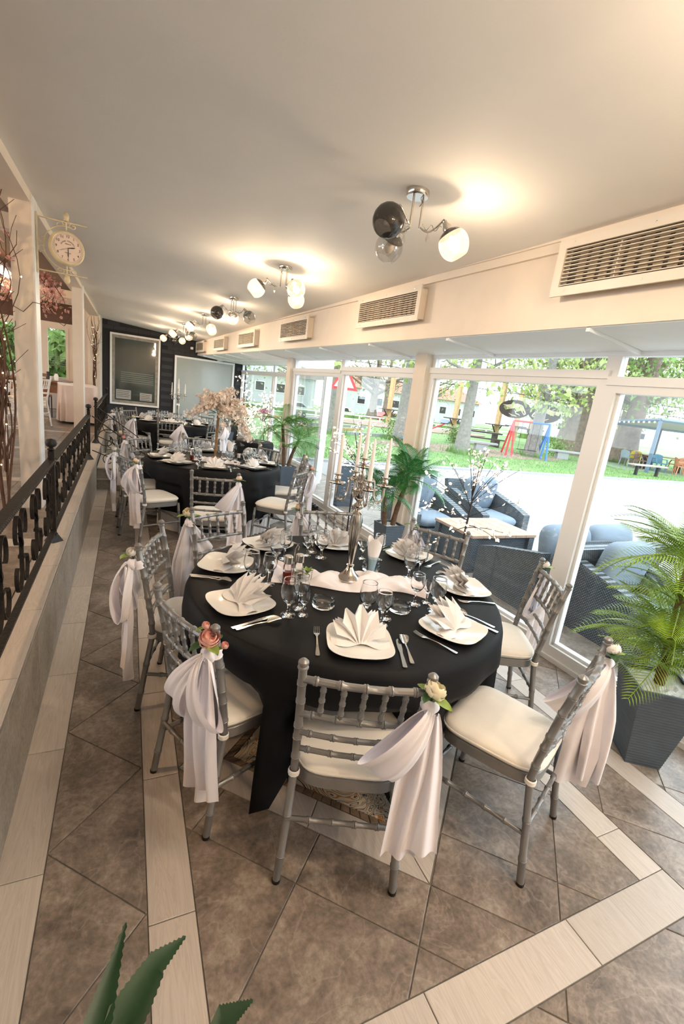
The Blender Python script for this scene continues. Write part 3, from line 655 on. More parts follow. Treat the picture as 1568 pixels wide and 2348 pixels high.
def seat_sash(root_loc, rz, variant, flower, place, big=1.0, buds=False, yaw=0.0):
    Mx = Matrix.Translation(root_loc) @ Matrix.Rotation(rz, 4, 'Z')
    p = Mx @ Vector((.205, -.022, .812))
    s = T('chair_sash', 'white satin sash on the chair at %s' % place, 'sash', p, rz+yaw, 'satin chair sashes')
    for n, me, off in SASH[variant % 5]: link(n, me, s, TM(*off))
    link('wrap', wrap_me, s, TM(0, .016, 0, 0, .18))
    q = Mx @ Vector((.205, -.035, .868)); r = random.Random(variant*13+int(p.x*100))
    f = T('sash_flower', '%s silk flower on the sash at %s' % (flower if flower != 'rose' else 'deep pink', place), 'flower', q, rz+r.random(), 'silk flowers on the sashes')
    link('bloom', ROSE[flower], f, TM(0, -.006, .0, r.random()*3, .5, .2*r.random(), big))
    for i in range(4 if big > .9 else 3):
        a = i*1.7+r.random(); link('leaf', LEAF['leaf' if i % 2 else 'leafl'], f, TM(.01*math.cos(a), .01*math.sin(a), -.012, a, .2*r.random(), 0, .8+.5*r.random()))
    if buds:
        for dx, dz in ((.055, -.012), (-.012, .055)):
            b = link('bud', ROSE[flower], f, TM(dx, -.01, dz, 1, .3, 0, .45)); link('leaf', LEAF['leafl'], f, TM(dx, 0, dz-.01, 2.2, 0, 0, .6))
    ob('stem', MB().tube([(0, .0, -.035), (0, 0, .004)], .003, 5), M['leaf'], f)

T1, T2, T3 = (1.062, 2.035), (.97, 5.75), (.84, 10.1)
# seats at the near table: base midpoint, facing, flower, plate position, phrase
SE1 = [
 (.694, 1.10, (.41, .91), 'cream', (.855, 1.452), 'the front seat nearest the camera', 1, 1.15),
 (1.57, .97, (-.43, .90), 'white', (1.335, 1.47), 'the front right seat by the planter', 3, .95),
 (.205, 1.625, (.91, .40), 'pink', (.465, 1.875), 'the front left seat', 0, 1.2),
 (.125, 2.46, (.95, -.31), 'white', (.485, 2.33), 'the left seat of the near table', 2, .8),
 (.56, 3.02, (.45, -.89), 'cream', (.795, 2.635), 'the back left seat of the near table', 3, 1.1),
 (1.377, 3.09, (-.12, -.99), 'peach', (1.24, 2.61), 'the seat behind the candelabra', 1, 1.0),
 (2.02, 2.56, (-.81, -.59), 'white', (1.66, 2.36), 'the back right seat below the light tree', 4, .9),
 (2.19, 1.71, (-.88, .48), 'white', (1.70, 1.86), 'the right seat by the window post', 3, .9)]
def ang_seat(c, deg, rad): a = math.radians(deg); return (c[0]+rad*math.cos(a), c[1]+rad*math.sin(a), (-math.cos(a), -math.sin(a)))
SE2 = [(.72, 4.18, (.18, .98), 'peach', 'the front seat of the middle table', 1), (.02, 4.95, (.9, .43), 'peach', 'the front left seat of the middle table', 0), (-.10, 5.62, (1, .05), 'white', 'the left seat of the middle table', 2),
       (.13, 6.5, (.75, -.66), 'rose', 'the back left seat of the middle table', 3), (.92, 6.95, (.03, -1), 'peach', 'the back seat of the middle table', 4), (1.80, 6.3, (-.85, -.52), 'peach', 'the back right seat of the middle table', 0),
       (1.72, 4.68, (-.74, .67), 'pink', 'the front right seat of the middle table', 1), (2.02, 5.45, (-1, .25), 'peach', 'the right seat of the middle table', 3)]
SE3 = []
for d, fl, nmn, v in ((262, 'white', 'front', 0), (217, 'cream', 'front left', 3), (175, 'white', 'left', 1), (140, 'white', 'back left', 2), (92, 'cream', 'back', 3), (45, 'white', 'back right', 1), (0, 'white', 'right', 2), (312, 'peach', 'front right', 4)):
    x, y, f = ang_seat(T3, d, 1.06); SE3.append((x, y, f, fl, 'the %s seat of the far table' % nmn, v))
def push(c, seats, a, zz):      # how far a hanging cloth is pressed in behind a chair seat: (0..1, limit radius)
    best, lim = 0.0, 9.0
    for st_ in seats:
        dx, dy = st_[0]-c[0], st_[1]-c[1]; th = math.atan2(dy, dx); d = math.hypot(dx, dy); da = abs((a-th+PI) % (2*PI)-PI); fr = d-.50
        k = max(0.0, min(1.0, (.335-da)/.085)); k = k*k*(3-2*k); q = max(0.0, min(1.0, (.60-zz)/.10)); q = q*q*(3-2*q)
        if k*q > best: best, lim = k*q, fr
    return best, lim
# ------------------------------------------------------------------ tables and cloths
def cloth_mb(R, z, hem, seed, folds=17, amp=.04, n=160, dip=.03, dn=4, dph=None, c=(0, 0), seats=()):
    r = random.Random(seed); ph = [r.random()*6.28 for _ in range(5)]; rings = []
    prof = [(0.0, 0), (.35, 0), (.7, 0), (.93, 0), (.985, -.002), (1.0, -.008)]
    V = []; F = []
    for k, dz in prof:
        for i in range(n): a = 2*PI*i/n; V.append((R*k*math.cos(a)+1e-5*math.cos(a), R*k*math.sin(a)+1e-5*math.sin(a), z+dz))
    ml = 20
    for l in range(1, ml+1):
        t = l/ml
        for i in range(n):
            a = 2*PI*i/n; w = math.sin(folds*a+ph[0]+1.2*math.sin(2*a+ph[1]))+.5*math.sin(folds*.5*a*2/1+ph[2]+a)*math.sin(3*a+ph[3])
            h = hem+dip*math.sin(dn*a+(ph[4] if dph is None else dph)); zz = z-.008-(z-.008-h)*t
            rr = R+.012+.035*t+amp*w*min(1, t*1.35)**1.2; pk, lim = push(c, seats, a, zz)
            if lim < rr: rr += (lim-rr)*pk; zz += .10*pk*t
            V.append((rr*math.cos(a), rr*math.sin(a), zz))
    L = len(prof)+ml
    F += [(l*n+i, l*n+(i+1) % n, (l+1)*n+(i+1) % n, (l+1)*n+i) for l in range(L-1) for i in range(n)]
    return MB().add(V, F)
def skirt_mb(R, z0, z1, folds, c, seats):
    n = folds*6
    def fn(u, v):
        a = 2*PI*u; rr = R+.016*math.sin(folds*a)*(.3+.7*v); z = z1+(z0-z1)*v; pk, lim = push(c, seats, (a+PI) % (2*PI)-PI, z)
        if lim-.03 < rr: rr += (lim-.03-rr)*pk
        return (rr*math.cos(a), rr*math.sin(a), z)
    return MB().grid(fn, n, 8, True)
def round_table(cx, cy, R, seed, nm, hem, dip, folds, seats):
    t = T('round_table', 'round banquet table hidden under the black cloth of the %s table' % nm, 'table', (cx, cy, 0), 0, 'round banquet tables')
    ob('tabletop', MB().lathe([(0, .72), (R-.012, .72), (R-.012, .75), (0, .75)], 48), M['bamboo'], t); ob('pedestal', MB().lathe([(.05, .03), (.05, .72)], 16), M['iron'], t); ob('base', MB().lathe([(0, 0), (.28, 0), (.28, .02), (.05, .04)], 24), M['iron'], t)
    c = ob('tablecloth', cloth_mb(R, .76, hem, seed, folds, .035, dip=dip, dn=6 if nm == 'near' else 4, dph=PI/3 if nm == 'near' else None, c=(cx, cy), seats=seats), M['black'], loc=(cx, cy, 0), ang=2.5); tag(c, 'long black cloth draped over the %s round table' % nm, 'tablecloth', 'black tablecloths')
    k = ob('table_skirt', skirt_mb(R-(.38 if nm == 'near' else .03), .006, .7, 70, (cx, cy), seats), M['skirt'], loc=(cx, cy, 0), ang=2.5); tag(k, 'white pleated underskirt beneath the black cloth of the %s table' % nm, 'table skirt', 'white underskirts')
    return t
round_table(*T1, .80, 3, 'near', .085, .035, 15, SE1); round_table(*T2, .79, 5, 'middle', .11, .03, 19, SE2); round_table(*T3, .80, 9, 'far', .1, .03, 19, SE3)

# ------------------------------------------------------------------ tableware prototypes
def plate_mb(h, e, lift, n=48):
    V = []; F = []; lv = [(0.0, .0), (.45, .0), (.62, .003), (.8, .009), (.95, .014), (1.0, .0155), (1.0, .0135), (.9, .008), (.55, -.003), (.0, -.003)]
    for k, z in lv:
        for i in range(n):
            a = 2*PI*i/n; c, s = math.cos(a), math.sin(a); x = math.copysign(abs(c)**e, c); y = math.copysign(abs(s)**e, s)
            corner = (abs(x*y))**2; V.append((x*h*k+1e-5*c, y*h*k+1e-5*s, z+.003+lift*corner*k*k))
    F = [(l*n+i, l*n+(i+1) % n, (l+1)*n+(i+1) % n, (l+1)*n+i) for l in range(len(lv)-1) for i in range(n)]
    return MB().add(V, F)
plate_me = plate_mb(.135, .52, .013).mesh('plate', M['china'], True, .9)
splate_me = plate_mb(.115, .18, .004).mesh('plate', M['china'], True, .9)
charger_me = plate_mb(.14, .16, .003).mesh('charger', mat('black_charger', (.012, .012, .014), .25, noise=(6, .2)), True, .9)
def napkin_mb(seed=0, R=.115, wide=1.25):
    r = random.Random(seed); mb = MB(); N_ = 10
    for sh in range(3):          # three staggered layers of pleats
        V = []; k = N_
        for i in range(k+1):
            a = -wide+2*wide*i/k; pk = i % 2
            Rr = R*(1.0 if pk else .80)*(1-.10*sh)*(1-.12*abs(a))*(1+.04*(r.random()-.5)); d = (.022 if pk else -.016)+sh*.014
            x = math.sin(a); c = math.cos(a)
            V += [(.010*x, d*.25-.012+sh*.01, .003), (Rr*.55*x*1.05, d*.75+.012*c+sh*.006, .003+Rr*.5*c+.004), (Rr*x*1.1, d+.035*c+sh*.008, .004+Rr*.98*max(c, .10))]
        F = []
        for i in range(k): F += [(i*3, i*3+3, i*3+4, i*3+1), (i*3+1, i*3+4, i*3+5, i*3+2)]
        mb.add(V, F)
    mb.grid(lambda u, v: ((u-.5)*.2, -.028+.055*v-.012*math.sin(u*9), .0035+.008*math.sin(PI*v)+.003*math.sin(u*14)), 10, 4)
    return mb
NAP = [napkin_mb(s).mesh('napkin', M['linen'], True, .25) for s in range(4)]
goblet_b = MB().lathe([(.0, .0), (.033, .0), (.034, .003), (.012, .009), (.0065, .016), (.0075, .03), (.006, .042), (.009, .056), (.024, .068), (.036, .088), (.041, .112), (.039, .138), (.034, .165), (.0345, .172), (.0325, .172), (.037, .137), (.0385, .112), (.034, .09), (.022, .072), (.0, .066)], 20)
GOB = goblet_b.mesh('goblet', M['glass'], True, 1.2)
WIN_ = MB().lathe([(.0, .0), (.031, .0), (.032, .003), (.011, .008), (.006, .014), (.0065, .034), (.0055, .058), (.008, .070), (.022, .080), (.033, .098), (.0365, .118), (.034, .142), (.031, .158), (.0315, .164), (.0295, .164), (.032, .14), (.034, .118), (.031, .099), (.02, .084), (.0, .077)], 20).mesh('wine_glass', M['glass'], True, 1.2)
SHOT = MB().lathe([(.0, .0), (.0235, .0), (.024, .003), (.009, .007), (.005, .012), (.0055, .03), (.0048, .046), (.008, .056), (.0175, .066), (.022, .082), (.022, .1), (.0195, .12), (.018, .12), (.0203, .1), (.0203, .083), (.016, .069), (.0, .062)], 16).mesh('cordial_glass', M['glass'], True, 1.2)
def flat_outline(pts, th, bend): # pts: list of (y, halfwidth) along the length
    V = []; n = len(pts)
    for y, w in pts:
        z = bend(y); V += [(-w, y, z+th), (w, y, z+th), (w*.9, y, z), (-w*.9, y, z)]
    F = [(i*4+k, i*4+(k+1) % 4, i*4+4+(k+1) % 4, i*4+4+k) for i in range(n-1) for k in range(4)]+[(3, 2, 1, 0), tuple(range(4*n-4, 4*n))]
    return MB().add(V, F)
hb = lambda y: .002+.010*math.sin(PI*max(0, min(1, (y+.1)/.2)))**2*.6
HANDLE = [(-.10, .004), (-.098, .008), (-.085, .0085), (-.05, .0055), (-.01, .0032), (.03, .003)]
fork_mb = flat_outline(HANDLE+[(.045, .006), (.055, .0115), (.065, .0125)], .0018, hb)
for i in range(4):
    x = -.0105+i*.007; fork_mb.tube([(x, .063, hb(.065)+.001), (x, .085, .006), (x*.95, .108, .012)], [.0017, .0014, .0008], 5)
spoon_mb = flat_outline(HANDLE+[(.045, .0035)], .0018, hb); spoon_mb.grid(lambda u, v: ((u-.5)*.041*math.sin(PI*min(1, .04+.94*v))**.55, .04+.068*v, hb(.05)*.4+.004+.012*((u-.5)*2)**2*math.sin(PI*v)+.004*v), 8, 10)
knife_mb = flat_outline([(-.10, .006), (-.097, .009), (-.06, .008), (-.0, .006), (.01, .007), (.03, .0095), (.07, .010), (.095, .008), (.108, .002)], .002, lambda y: .002)
FORK, SPOON, KNIFE = (m_.mesh(n_, M['steel'], True, .9) for m_, n_ in ((fork_mb, 'fork'), (spoon_mb, 'spoon'), (knife_mb, 'knife')))
def put(name, me, x, y, z, rz, label, cat, group, s=1.0):
    o = link(name, me, None, TM(x, y, z, rz, 0, 0, s)); return tag(o, label, cat, group)
TZ = .7605

first = True
def seat(mx, my, f, flower, phrase, variant, big, tname, group, buds=False, yaw=0.0):
    global first
    rz = face(*f); lab = 'silver chiavari chair at %s' % phrase
    if first: chair.location = (mx, my, 0); chair.rotation_euler = (0, 0, rz); chair['label'] = lab; chair['group'] = group; first = False
    else: dup(chair, (mx, my, 0), rz, lab, group)
    seat_sash((mx, my, 0), rz, variant, flower, phrase, big, buds, yaw)
for mx, my, f, fl, pp, ph, v, big in SE1:
    seat(mx, my, f, fl, ph, v, big, 'near', 'chairs at the near table', fl == 'pink', {'the front right seat by the planter': -1.0, 'the right seat by the window post': -.7}.get(ph, 0.0))
    a = face(T1[0]-pp[0], T1[1]-pp[1]); c, s = math.cos(a), math.sin(a); G = lambda lx, ly: (pp[0]+lx*c-ly*s, pp[1]+lx*s+ly*c)
    put('plate', plate_me, *pp, TZ, a, 'rounded square white plate at %s' % ph, 'plate', 'plates on the near table')
    put('napkin', NAP[v % 4], *G(0, .0), TZ+.006, a, 'fan-folded white napkin at %s' % ph, 'napkin', 'napkins on the near table', 1.2)
    if 'left seat' in ph and 'back' not in ph:
        put('knife', KNIFE, *G(.17, -.03), TZ, a+.1, 'steel knife at %s' % ph, 'knife', 'cutlery on the near table'); put('spoon', SPOON, *G(.20, -.02), TZ, a-.05, 'steel spoon at %s' % ph, 'spoon', 'cutlery on the near table')
    else:
        put('fork', FORK, *G(-.172, -.01), TZ, a, 'steel fork at %s' % ph, 'fork', 'cutlery on the near table')
        put('knife', KNIFE, *G(.163, -.05), TZ, a-.05, 'steel knife at %s' % ph, 'knife', 'cutlery on the near table'); put('spoon', SPOON, *G(.193, -.02), TZ, a, 'steel spoon at %s' % ph, 'spoon', 'cutlery on the near table')
for kind, x, y, ph in (('g', .56, 2.092, 3), ('s', .598, 2.034, 3), ('w', .645, 2.067, 3), ('g', .76, 2.33, 4), ('w', .83, 2.40, 4), ('s', .985, 2.44, 5), ('w', 1.037, 2.50, 5), ('g', 1.06, 2.40, 5),
                       ('g', .643, 1.737, 2), ('w', .715, 1.79, 2), ('s', .71, 1.725, 2), ('g', .985, 1.655, 0), ('w', 1.02, 1.575, 0), ('s', 1.075, 1.62, 0), ('w', 1.30, 1.735, 1), ('s', 1.375, 1.74, 1), ('g', 1.365, 1.655, 1),
                       ('g', 1.455, 2.041, 7), ('w', 1.56, 2.09, 7), ('s', 1.318, 2.36, 6), ('w', 1.415, 2.34, 6)):
    nm, me, ct = {'g': ('water_goblet', GOB, 'large water goblet'), 'w': ('wine_glass', WIN_, 'stemmed wine glass'), 's': ('cordial_glass', SHOT, 'small stemmed cordial glass')}[kind]
    put(nm, me, x, y, TZ, 0, '%s set at %s' % (ct, SE1[ph][5]), 'glass', 'glasses on the near table')
# ashtrays
ash_b = MB().lathe([(0, 0), (.05, 0), (.053, .006), (.054, .030), (.05, .036), (.044, .034), (.042, .012), (.0, .009)], 28)
for x, y, l in ((.835, 1.80, 'round glass ashtray in front of the white runner, left of the candelabra'), (1.19, 1.695, 'round glass ashtray in front of the white runner, right of the candelabra'), (1.29, 2.19, 'round glass ashtray behind the napkin tumbler')):
    a_ = T('ashtray', l, 'ashtray', (x, y, TZ), 0, 'glass ashtrays'); ob('dish', ash_b, M['glass'], a_)
    for k in range(3): ob('cigarette_rest', MB().box(.047*math.cos(k*2.09), .047*math.sin(k*2.09), .036, .012, .01, .006, k*2.09), M['glass'], a_)
# condiment caddy
cd = T('condiment_caddy', 'glass cruet set in a wire caddy on the white runner', 'condiments', (.775, 2.085, TZ+.006))
ob('tray', MB().lathe([(0, 0), (.062, 0), (.064, .008), (.06, .008), (0, .004)], 24), M['chrome'], cd)
ob('handle', MB().tube([(0, 0, .004), (0, 0, .17), (.012, 0, .195), (.02, 0, .18), (.016, 0, .165)], .003, 6), M['chrome'], cd)
for x, y, mt, h in ((-.032, -.006, 'vinegar', .055), (.034, .008, 'oil', .05)):
    b = ob('cruet', MB().lathe([(0, .006), (.022, .006), (.023, .085), (.016, .098), (.016, .104)], 16, (x, y, 0)), M['glass'], cd)
    ob('contents', MB().lathe([(0, .008), (.0205, .008), (.0205, h), (0, h)], 16, (x, y, 0)), M[mt], b); ob('cap', MB().lathe([(.0235, .1), (.0235, .135), (.02, .139), (0, .14)], 16, (x, y, 0)), M['steel'], b)
ob('salt_cup', MB().lathe([(0, .006), (.016, .006), (.018, .05), (.016, .05), (.014, .012), (0, .01)], 14, (.02, -.036, 0)), M['glass'], cd)
tv = T('small_vase', 'small glass cup with pale green sprigs beside the cruets', 'vase', (.845, 2.06, TZ+.006)); ob('cup', MB().lathe([(0, 0), (.022, 0), (.026, .06), (.024, .06), (.02, .005), (0, .005)], 14), M['glass'], tv)
for i in range(5): link('leaf', LEAF['leafl'], tv, TM(0, 0, .045, i*1.3, .9, 0, .7))
# tumbler with napkins
tb = T('napkin_tumbler', 'tall glass tumbler on the table holding rolled napkins', 'tumbler', (1.245, 2.105, TZ)); ob('glass', MB().lathe([(0, 0), (.026, 0), (.031, .125), (.029, .125), (.024, .012), (0, .012)], 18), M['tumbler'], tb)
rn = T('rolled_napkin', 'white napkins rolled to points standing in the tumbler', 'napkin', (1.245, 2.105, TZ+.014))
for k in range(3):
    def fn(u, v, k=k):
        a = -1.2+2.4*u+k*2.1; r0 = .012+.03*v; return (r0*math.cos(a), r0*math.sin(a), .17*v+(.045*math.cos((u-.5)*PI) if v > .99 else 0)*(1 if k else 1.3))
    ob('napkin_roll', MB().grid(fn, 8, 8), M['linen'], rn)
# crumpled satin runner
def runner(u, v):
    t = -1+2*u; ang = math.radians(-24); x = t*.40; w = .11+.03*math.sin(t*5+1); y = (v-.5)*2*w+.03*math.sin(t*3.4)
    z = .004+.016*(1+math.sin(t*17+v*5+2*math.sin(v*9)))*.6+.034*max(0, math.sin(v*PI))*abs(math.sin(t*7.5+.8*math.sin(v*6)))
    if abs(t) < .22: z *= .15+.85*abs(t)/.22
    if v < .04 or v > .96: z = .002
    return (x*math.cos(ang)-y*math.sin(ang), x*math.sin(ang)+y*math.cos(ang), z)
ru = ob('satin_runner', MB().grid(runner, 64, 20), M['satin'], loc=(1.08, 2.04, TZ), ang=2.5); tag(ru, 'crumpled white satin runner laid under the silver candelabra', 'runner')
# ------------------------------------------------------------------ candelabra
def candelabra(x, y, z, label, clabel, rz=0.0, detail=True, crystals=True):
    t = T('candelabra', label, 'candelabra', (x, y, z), rz, 'silver candelabras')
    ob('foot', MB().lathe([(0, 0), (.066, 0), (.068, .006), (.064, .012), (.048, .022), (.034, .036), (.022, .055), (.016, .068), (.021, .073), (.021, .08), (.013, .084), (.012, .088)], 28), M['chrome'], t)
    n = 28; V = []; F = []
    for l in range(9):
        u = l/8; r0 = .013+.020*u**.9 if u < .93 else .026
        for i in range(n): a = 2*PI*i/n; rr = r0*(1+(.13*math.cos(10*a) if 0 < l < 8 else 0)); V.append((rr*math.cos(a), rr*math.sin(a), .086+.275*u))
    F = [(l*n+i, l*n+(i+1) % n, (l+1)*n+(i+1) % n, (l+1)*n+i) for l in range(8) for i in range(n)]
    ob('fluted_stem', MB().add(V, F), M['chrome'], t, ang=1.6)
    ob('knop', MB().lathe([(.026, .361), (.03, .366), (.018, .375), (.014, .385), (.024, .395), (.027, .405), (.022, .415), (.012, .422), (.014, .43), (.024, .438), (.034, .455), (.04, .475), (.041, .49), (.034, .492), (.02, .5), (.015, .52)], 20), M['chrome'], t)
    ob('centre_stem', MB().lathe([(.015, .52), (.02, .528), (.012, .54), (.016, .555), (.02, .57), (.012, .59), (.01, .6)], 16), M['chrome'], t)
    def bob(cx, cy, z0):
        m_ = MB().lathe([(.004, 0), (.012, .004), (.04, .008), (.043, .014), (.039, .012), (.014, .01), (.013, .018), (.017, .03), (.015, .04), (.012, .046), (.022, .052), (.023, .057), (.013, .056), (.0, .05)], 18, (cx, cy, z0)); return m_
    bb_ = ob('bobeche', bob(0, 0, .598), M['chrome'], t)
    tops = [(0, 0, .655)]
    for k in range(4):
        a = PI/4+k*PI/2+.25; ca, sa = math.cos(a), math.sin(a); P = []
        for r_, z_ in ((.02, .5), (.03, .535), (.048, .553), (.066, .54), (.07, .50), (.074, .46), (.088, .435), (.106, .43), (.122, .445), (.126, .475), (.126, .51)): P.append((r_*ca, r_*sa, z_))
        Q = []
        for i in range(len(P)-1):
            for j in range(3):
                u = j/3; p0, p1, p2, p3 = (Vector(P[max(0, min(len(P)-1, i+d))]) for d in (-1, 0, 1, 2)); Q.append(.5*((2*p1)+(p2-p0)*u+(2*p0-5*p1+4*p2-p3)*u*u+(3*p1-p0-3*p2+p3)*u**3))
        Q.append(Vector(P[-1]))
        ob('arm', MB().tube(Q, .0058, 8), M['chrome'], t)
        b_ = ob('bobeche', bob(.126*ca, .126*sa, .508), M['chrome'], t); tops.append((.126*ca, .126*sa, .565))
        if crystals:
            for j in range(5):
                q = a+j*2*PI/5; bx, by = .126*ca+.039*math.cos(q), .126*sa+.039*math.sin(q); mb = MB()
                for w in range(3): mb.ball((bx, by, .5-.014*w), .0055, 6)
                mb.lathe([(.0005, 0), (.007, -.01), (.006, -.024), (.0005, -.036)], 6, (bx, by, .459)); ob('crystal_string', mb, M['crystal'], b_, smooth=False)
    if crystals:
        for j in range(5):
            q = j*2*PI/5; bx, by = .039*math.cos(q), .039*math.sin(q); ob('crystal_string', MB().ball((bx, by, .585), .0055, 6).ball((bx, by, .571), .0055, 6).lathe([(.0005, 0), (.007, -.01), (.006, -.024), (.0005, -.036)], 6, (bx, by, .563)), M['crystal'], bb_, smooth=False)
    for i, (a, b, c) in enumerate(tops):
        rr = random.Random(i+int(x*10)); h = .215
        P = Matrix.Rotation(rz, 4, 'Z') @ Vector((a, b, c-.012)); o = T('candle', '%s%s' % (clabel, ('in the centre', 'on the first side arm', 'on the second side arm', 'on the third side arm', 'on the fourth side arm')[i]), 'candle', (x+P.x, y+P.y, z+P.z), 0, 'ivory taper candles')
        ob('taper', MB().lathe([(0, 0), (.0115, 0), (.0115, .02), (.0105, .08), (.0075, h-.03), (.004, h-.004), (.0005, h)], 14), M['wax'], o); ob('wick', MB().tube([(0, 0, h-.004), (.001, 0, h+.008)], .0008, 5), M['mortar'], o)
candelabra(1.085, 2.06, TZ+.012, 'silver five-armed candelabra with crystal drops on the near table', 'ivory taper candle of the near candelabra, ', .35)
# ------------------------------------------------------------------ middle and far tables
for SE, c, tn in ((SE2, T2, 'middle'), (SE3, T3, 'far')):
    for mx, my, f, fl, ph, v in SE:
        seat(mx, my, f, fl, ph, v, .9, tn, 'chairs at the %s table' % tn)
        d = math.hypot(mx-c[0], my-c[1]); ux, uy = (mx-c[0])/d, (my-c[1])/d; pp = (c[0]+ux*.615, c[1]+uy*.615); a = face(-ux, -uy); cc_, ss_ = math.cos(a), math.sin(a)
        G = lambda lx, ly: (pp[0]+lx*cc_-ly*ss_, pp[1]+lx*ss_+ly*cc_)
        put('charger_plate', charger_me, *pp, TZ, a+.0, 'black square charger at %s' % ph, 'charger plate', 'chargers on the %s table' % tn)
        put('plate', splate_me, *pp, TZ+.012, a, 'white square plate on a black charger at %s' % ph, 'plate', 'plates on the %s table' % tn)
        put('napkin', NAP[v % 4], *G(0, -.02), TZ+.02, a, 'fan-folded white napkin at %s' % ph, 'napkin', 'napkins on the %s table' % tn, 1.0)
        for k, (nm_, me_, lb) in enumerate((('water_goblet', GOB, 'water goblet'), ('wine_glass', WIN_, 'wine glass'), ('cordial_glass', SHOT, 'small cordial glass'))):
            put(nm_, me_, *G(.10+.06*k, .21-.05*k), TZ, 0, '%s at %s' % (lb, ph), 'glass', 'glasses on the %s table' % tn)
        if tn == 'middle':
            put('fork', FORK, *G(-.175, -.02), TZ, a, 'steel fork at %s' % ph, 'fork', 'cutlery on the middle table'); put('knife', KNIFE, *G(.17, -.04), TZ, a, 'steel knife at %s' % ph, 'knife', 'cutlery on the middle table')
def simple_tumbler(x, y, where):
    tb = T('napkin_tumbler', 'glass tumbler of napkins on the %s' % where, 'tumbler', (x, y, TZ)); ob('glass', MB().lathe([(0, 0), (.026, 0), (.031, .125), (.029, .125), (.024, .012), (0, .012)], 14), M['tumbler'], tb)
    rn = T('rolled_napkin', 'pointed white napkins standing in the tumbler on the %s' % where, 'napkin', (x, y, TZ+.014))
    for k in range(3):
        def fn(u, v, k=k):
            a = -1.2+2.4*u+k*2.1; r0 = .012+.03*v; return (r0*math.cos(a), r0*math.sin(a), .19*v+(.05*math.cos((u-.5)*PI) if v > .99 else 0))
        ob('napkin_roll', MB().grid(fn, 8, 6), M['linen'], rn)
simple_tumbler(1.14, 5.70, 'middle table'); simple_tumbler(1.05, 10.0, 'far table')
def simple_caddy(x, y, where):
    cd = T('condiment_caddy', 'cruets in a caddy on the %s' % where, 'condiments', (x, y, TZ)); ob('tray', MB().lathe([(0, 0), (.062, 0), (.064, .008), (.06, .008), (0, .004)], 20), M['chrome'], cd); ob('handle', MB().tube([(0, 0, .004), (0, 0, .19)], .003, 6), M['chrome'], cd)
    for dx, mt in ((-.034, 'vinegar'), (.034, 'oil')):
        b = ob('cruet', MB().lathe([(0, .006), (.022, .006), (.023, .085), (.016, .1)], 12, (dx, 0, 0)), M['glass'], cd); ob('contents', MB().lathe([(0, .008), (.0205, .008), (.0205, .06), (0, .06)], 12, (dx, 0, 0)), M[mt], b); ob('cap', MB().lathe([(.0235, .1), (.0235, .135), (0, .14)], 12, (dx, 0, 0)), M['steel'], b)
simple_caddy(.72, 5.62, 'middle table'); simple_caddy(.6, 10.0, 'far table')
for x, y, w in ((.97, 5.58, 'middle table'), (.84, 9.95, 'far table')):
    o = ob('satin_runner', MB().grid(runner, 40, 12), M['satin'], loc=(x, y, TZ), ang=2.5); o.scale = (.72, .72, 1); tag(o, 'crumpled white satin runner on the %s' % w, 'runner')
for i, (x, y) in enumerate(((.55, 9.55), (1.0, 9.52), (1.15, 9.6))):
    o = T('tealight', 'lit tealight glass on the far table, %s of three' % ('left', 'middle', 'right')[i], 'candle', (x, y, TZ)); ob('cup', MB().lathe([(0, 0), (.022, 0), (.026, .04), (.024, .04), (.02, .004), (0, .004)], 12), M['glass'], o); ob('flame', MB().ball((0, 0, .03), .009, 8, 1.6), M['ledw'], o)
ln = T('lantern', 'small black lantern with glass sides on the middle table', 'lantern', (1.30, 5.93, TZ))
ob('base', MB().box(0, 0, .005, .09, .09, .01), M['iron'], ln)
for sx in (-1, 1):
    for sy in (-1, 1): ob('post', MB().box(sx*.038, sy*.038, .09, .008, .008, .16), M['iron'], ln)
ob('roof', MB().lathe([(.068, .168), (.06, .18), (.01, .205), (.0, .215)], 4), M['iron'], ln); ob('handle', MB().tube([(.02*math.cos(a), 0, .21+.03*math.sin(a)) for a in [i*PI/8 for i in range(9)]], .002, 5), M['iron'], ln); ob('candle_stub', MB().lathe([(0, .01), (.02, .01), (.02, .06), (0, .06)], 12), M['wax'], ln)
candelabra(.93, 10.25, TZ+.004, 'silver candelabra with tall candles on the far table', 'ivory taper candle of the far candelabra, ', .5, crystals=False)
# ------------------------------------------------------------------ blossom tree on the middle table
def bl_mesh(name, mt, sz, cup=.35):
    mb = MB()
    for k in range(5):
        a = 2*PI*k/5; mb.add([(0, 0, 0), (sz*math.cos(a-.45), sz*math.sin(a-.45), sz*cup), (sz*1.15*math.cos(a), sz*1.15*math.sin(a), sz*cup*1.3), (sz*math.cos(a+.45), sz*math.sin(a+.45), sz*cup)], [(0, 1, 2, 3)])
    return mb
def scatter(src, pts, rnd, smin=.7, smax=1.2):
    mb = MB()
    for p in pts:
        q = MB(); q.v = list(src.v); q.f = list(src.f); q.xf(TM(p[0], p[1], p[2], rnd.random()*6.3, rnd.uniform(-1.6, 1.6), rnd.uniform(-1.6, 1.6), rnd.uniform(smin, smax))); mb.add(q.v, q.f)
    return mb
rt = random.Random(5)
bt = T('blossom_tree', 'artificial tree of cream blossoms rising from the middle table', 'blossom tree', (.97, 5.745, TZ+.004))
ob('base', MB().lathe([(0, 0), (.075, 0), (.075, .018), (.02, .03), (.0, .03)], 24), M['bamboo'], bt)
ob('trunk', MB().rod([(0, 0, .02), (.006, 0, .3), (.012, 0, .55), (.012, .0, .62)], .017, (.15, .35, .55, .8), 10, 1.15, .012), M['bamboo'], bt)
P = []; br = MB()
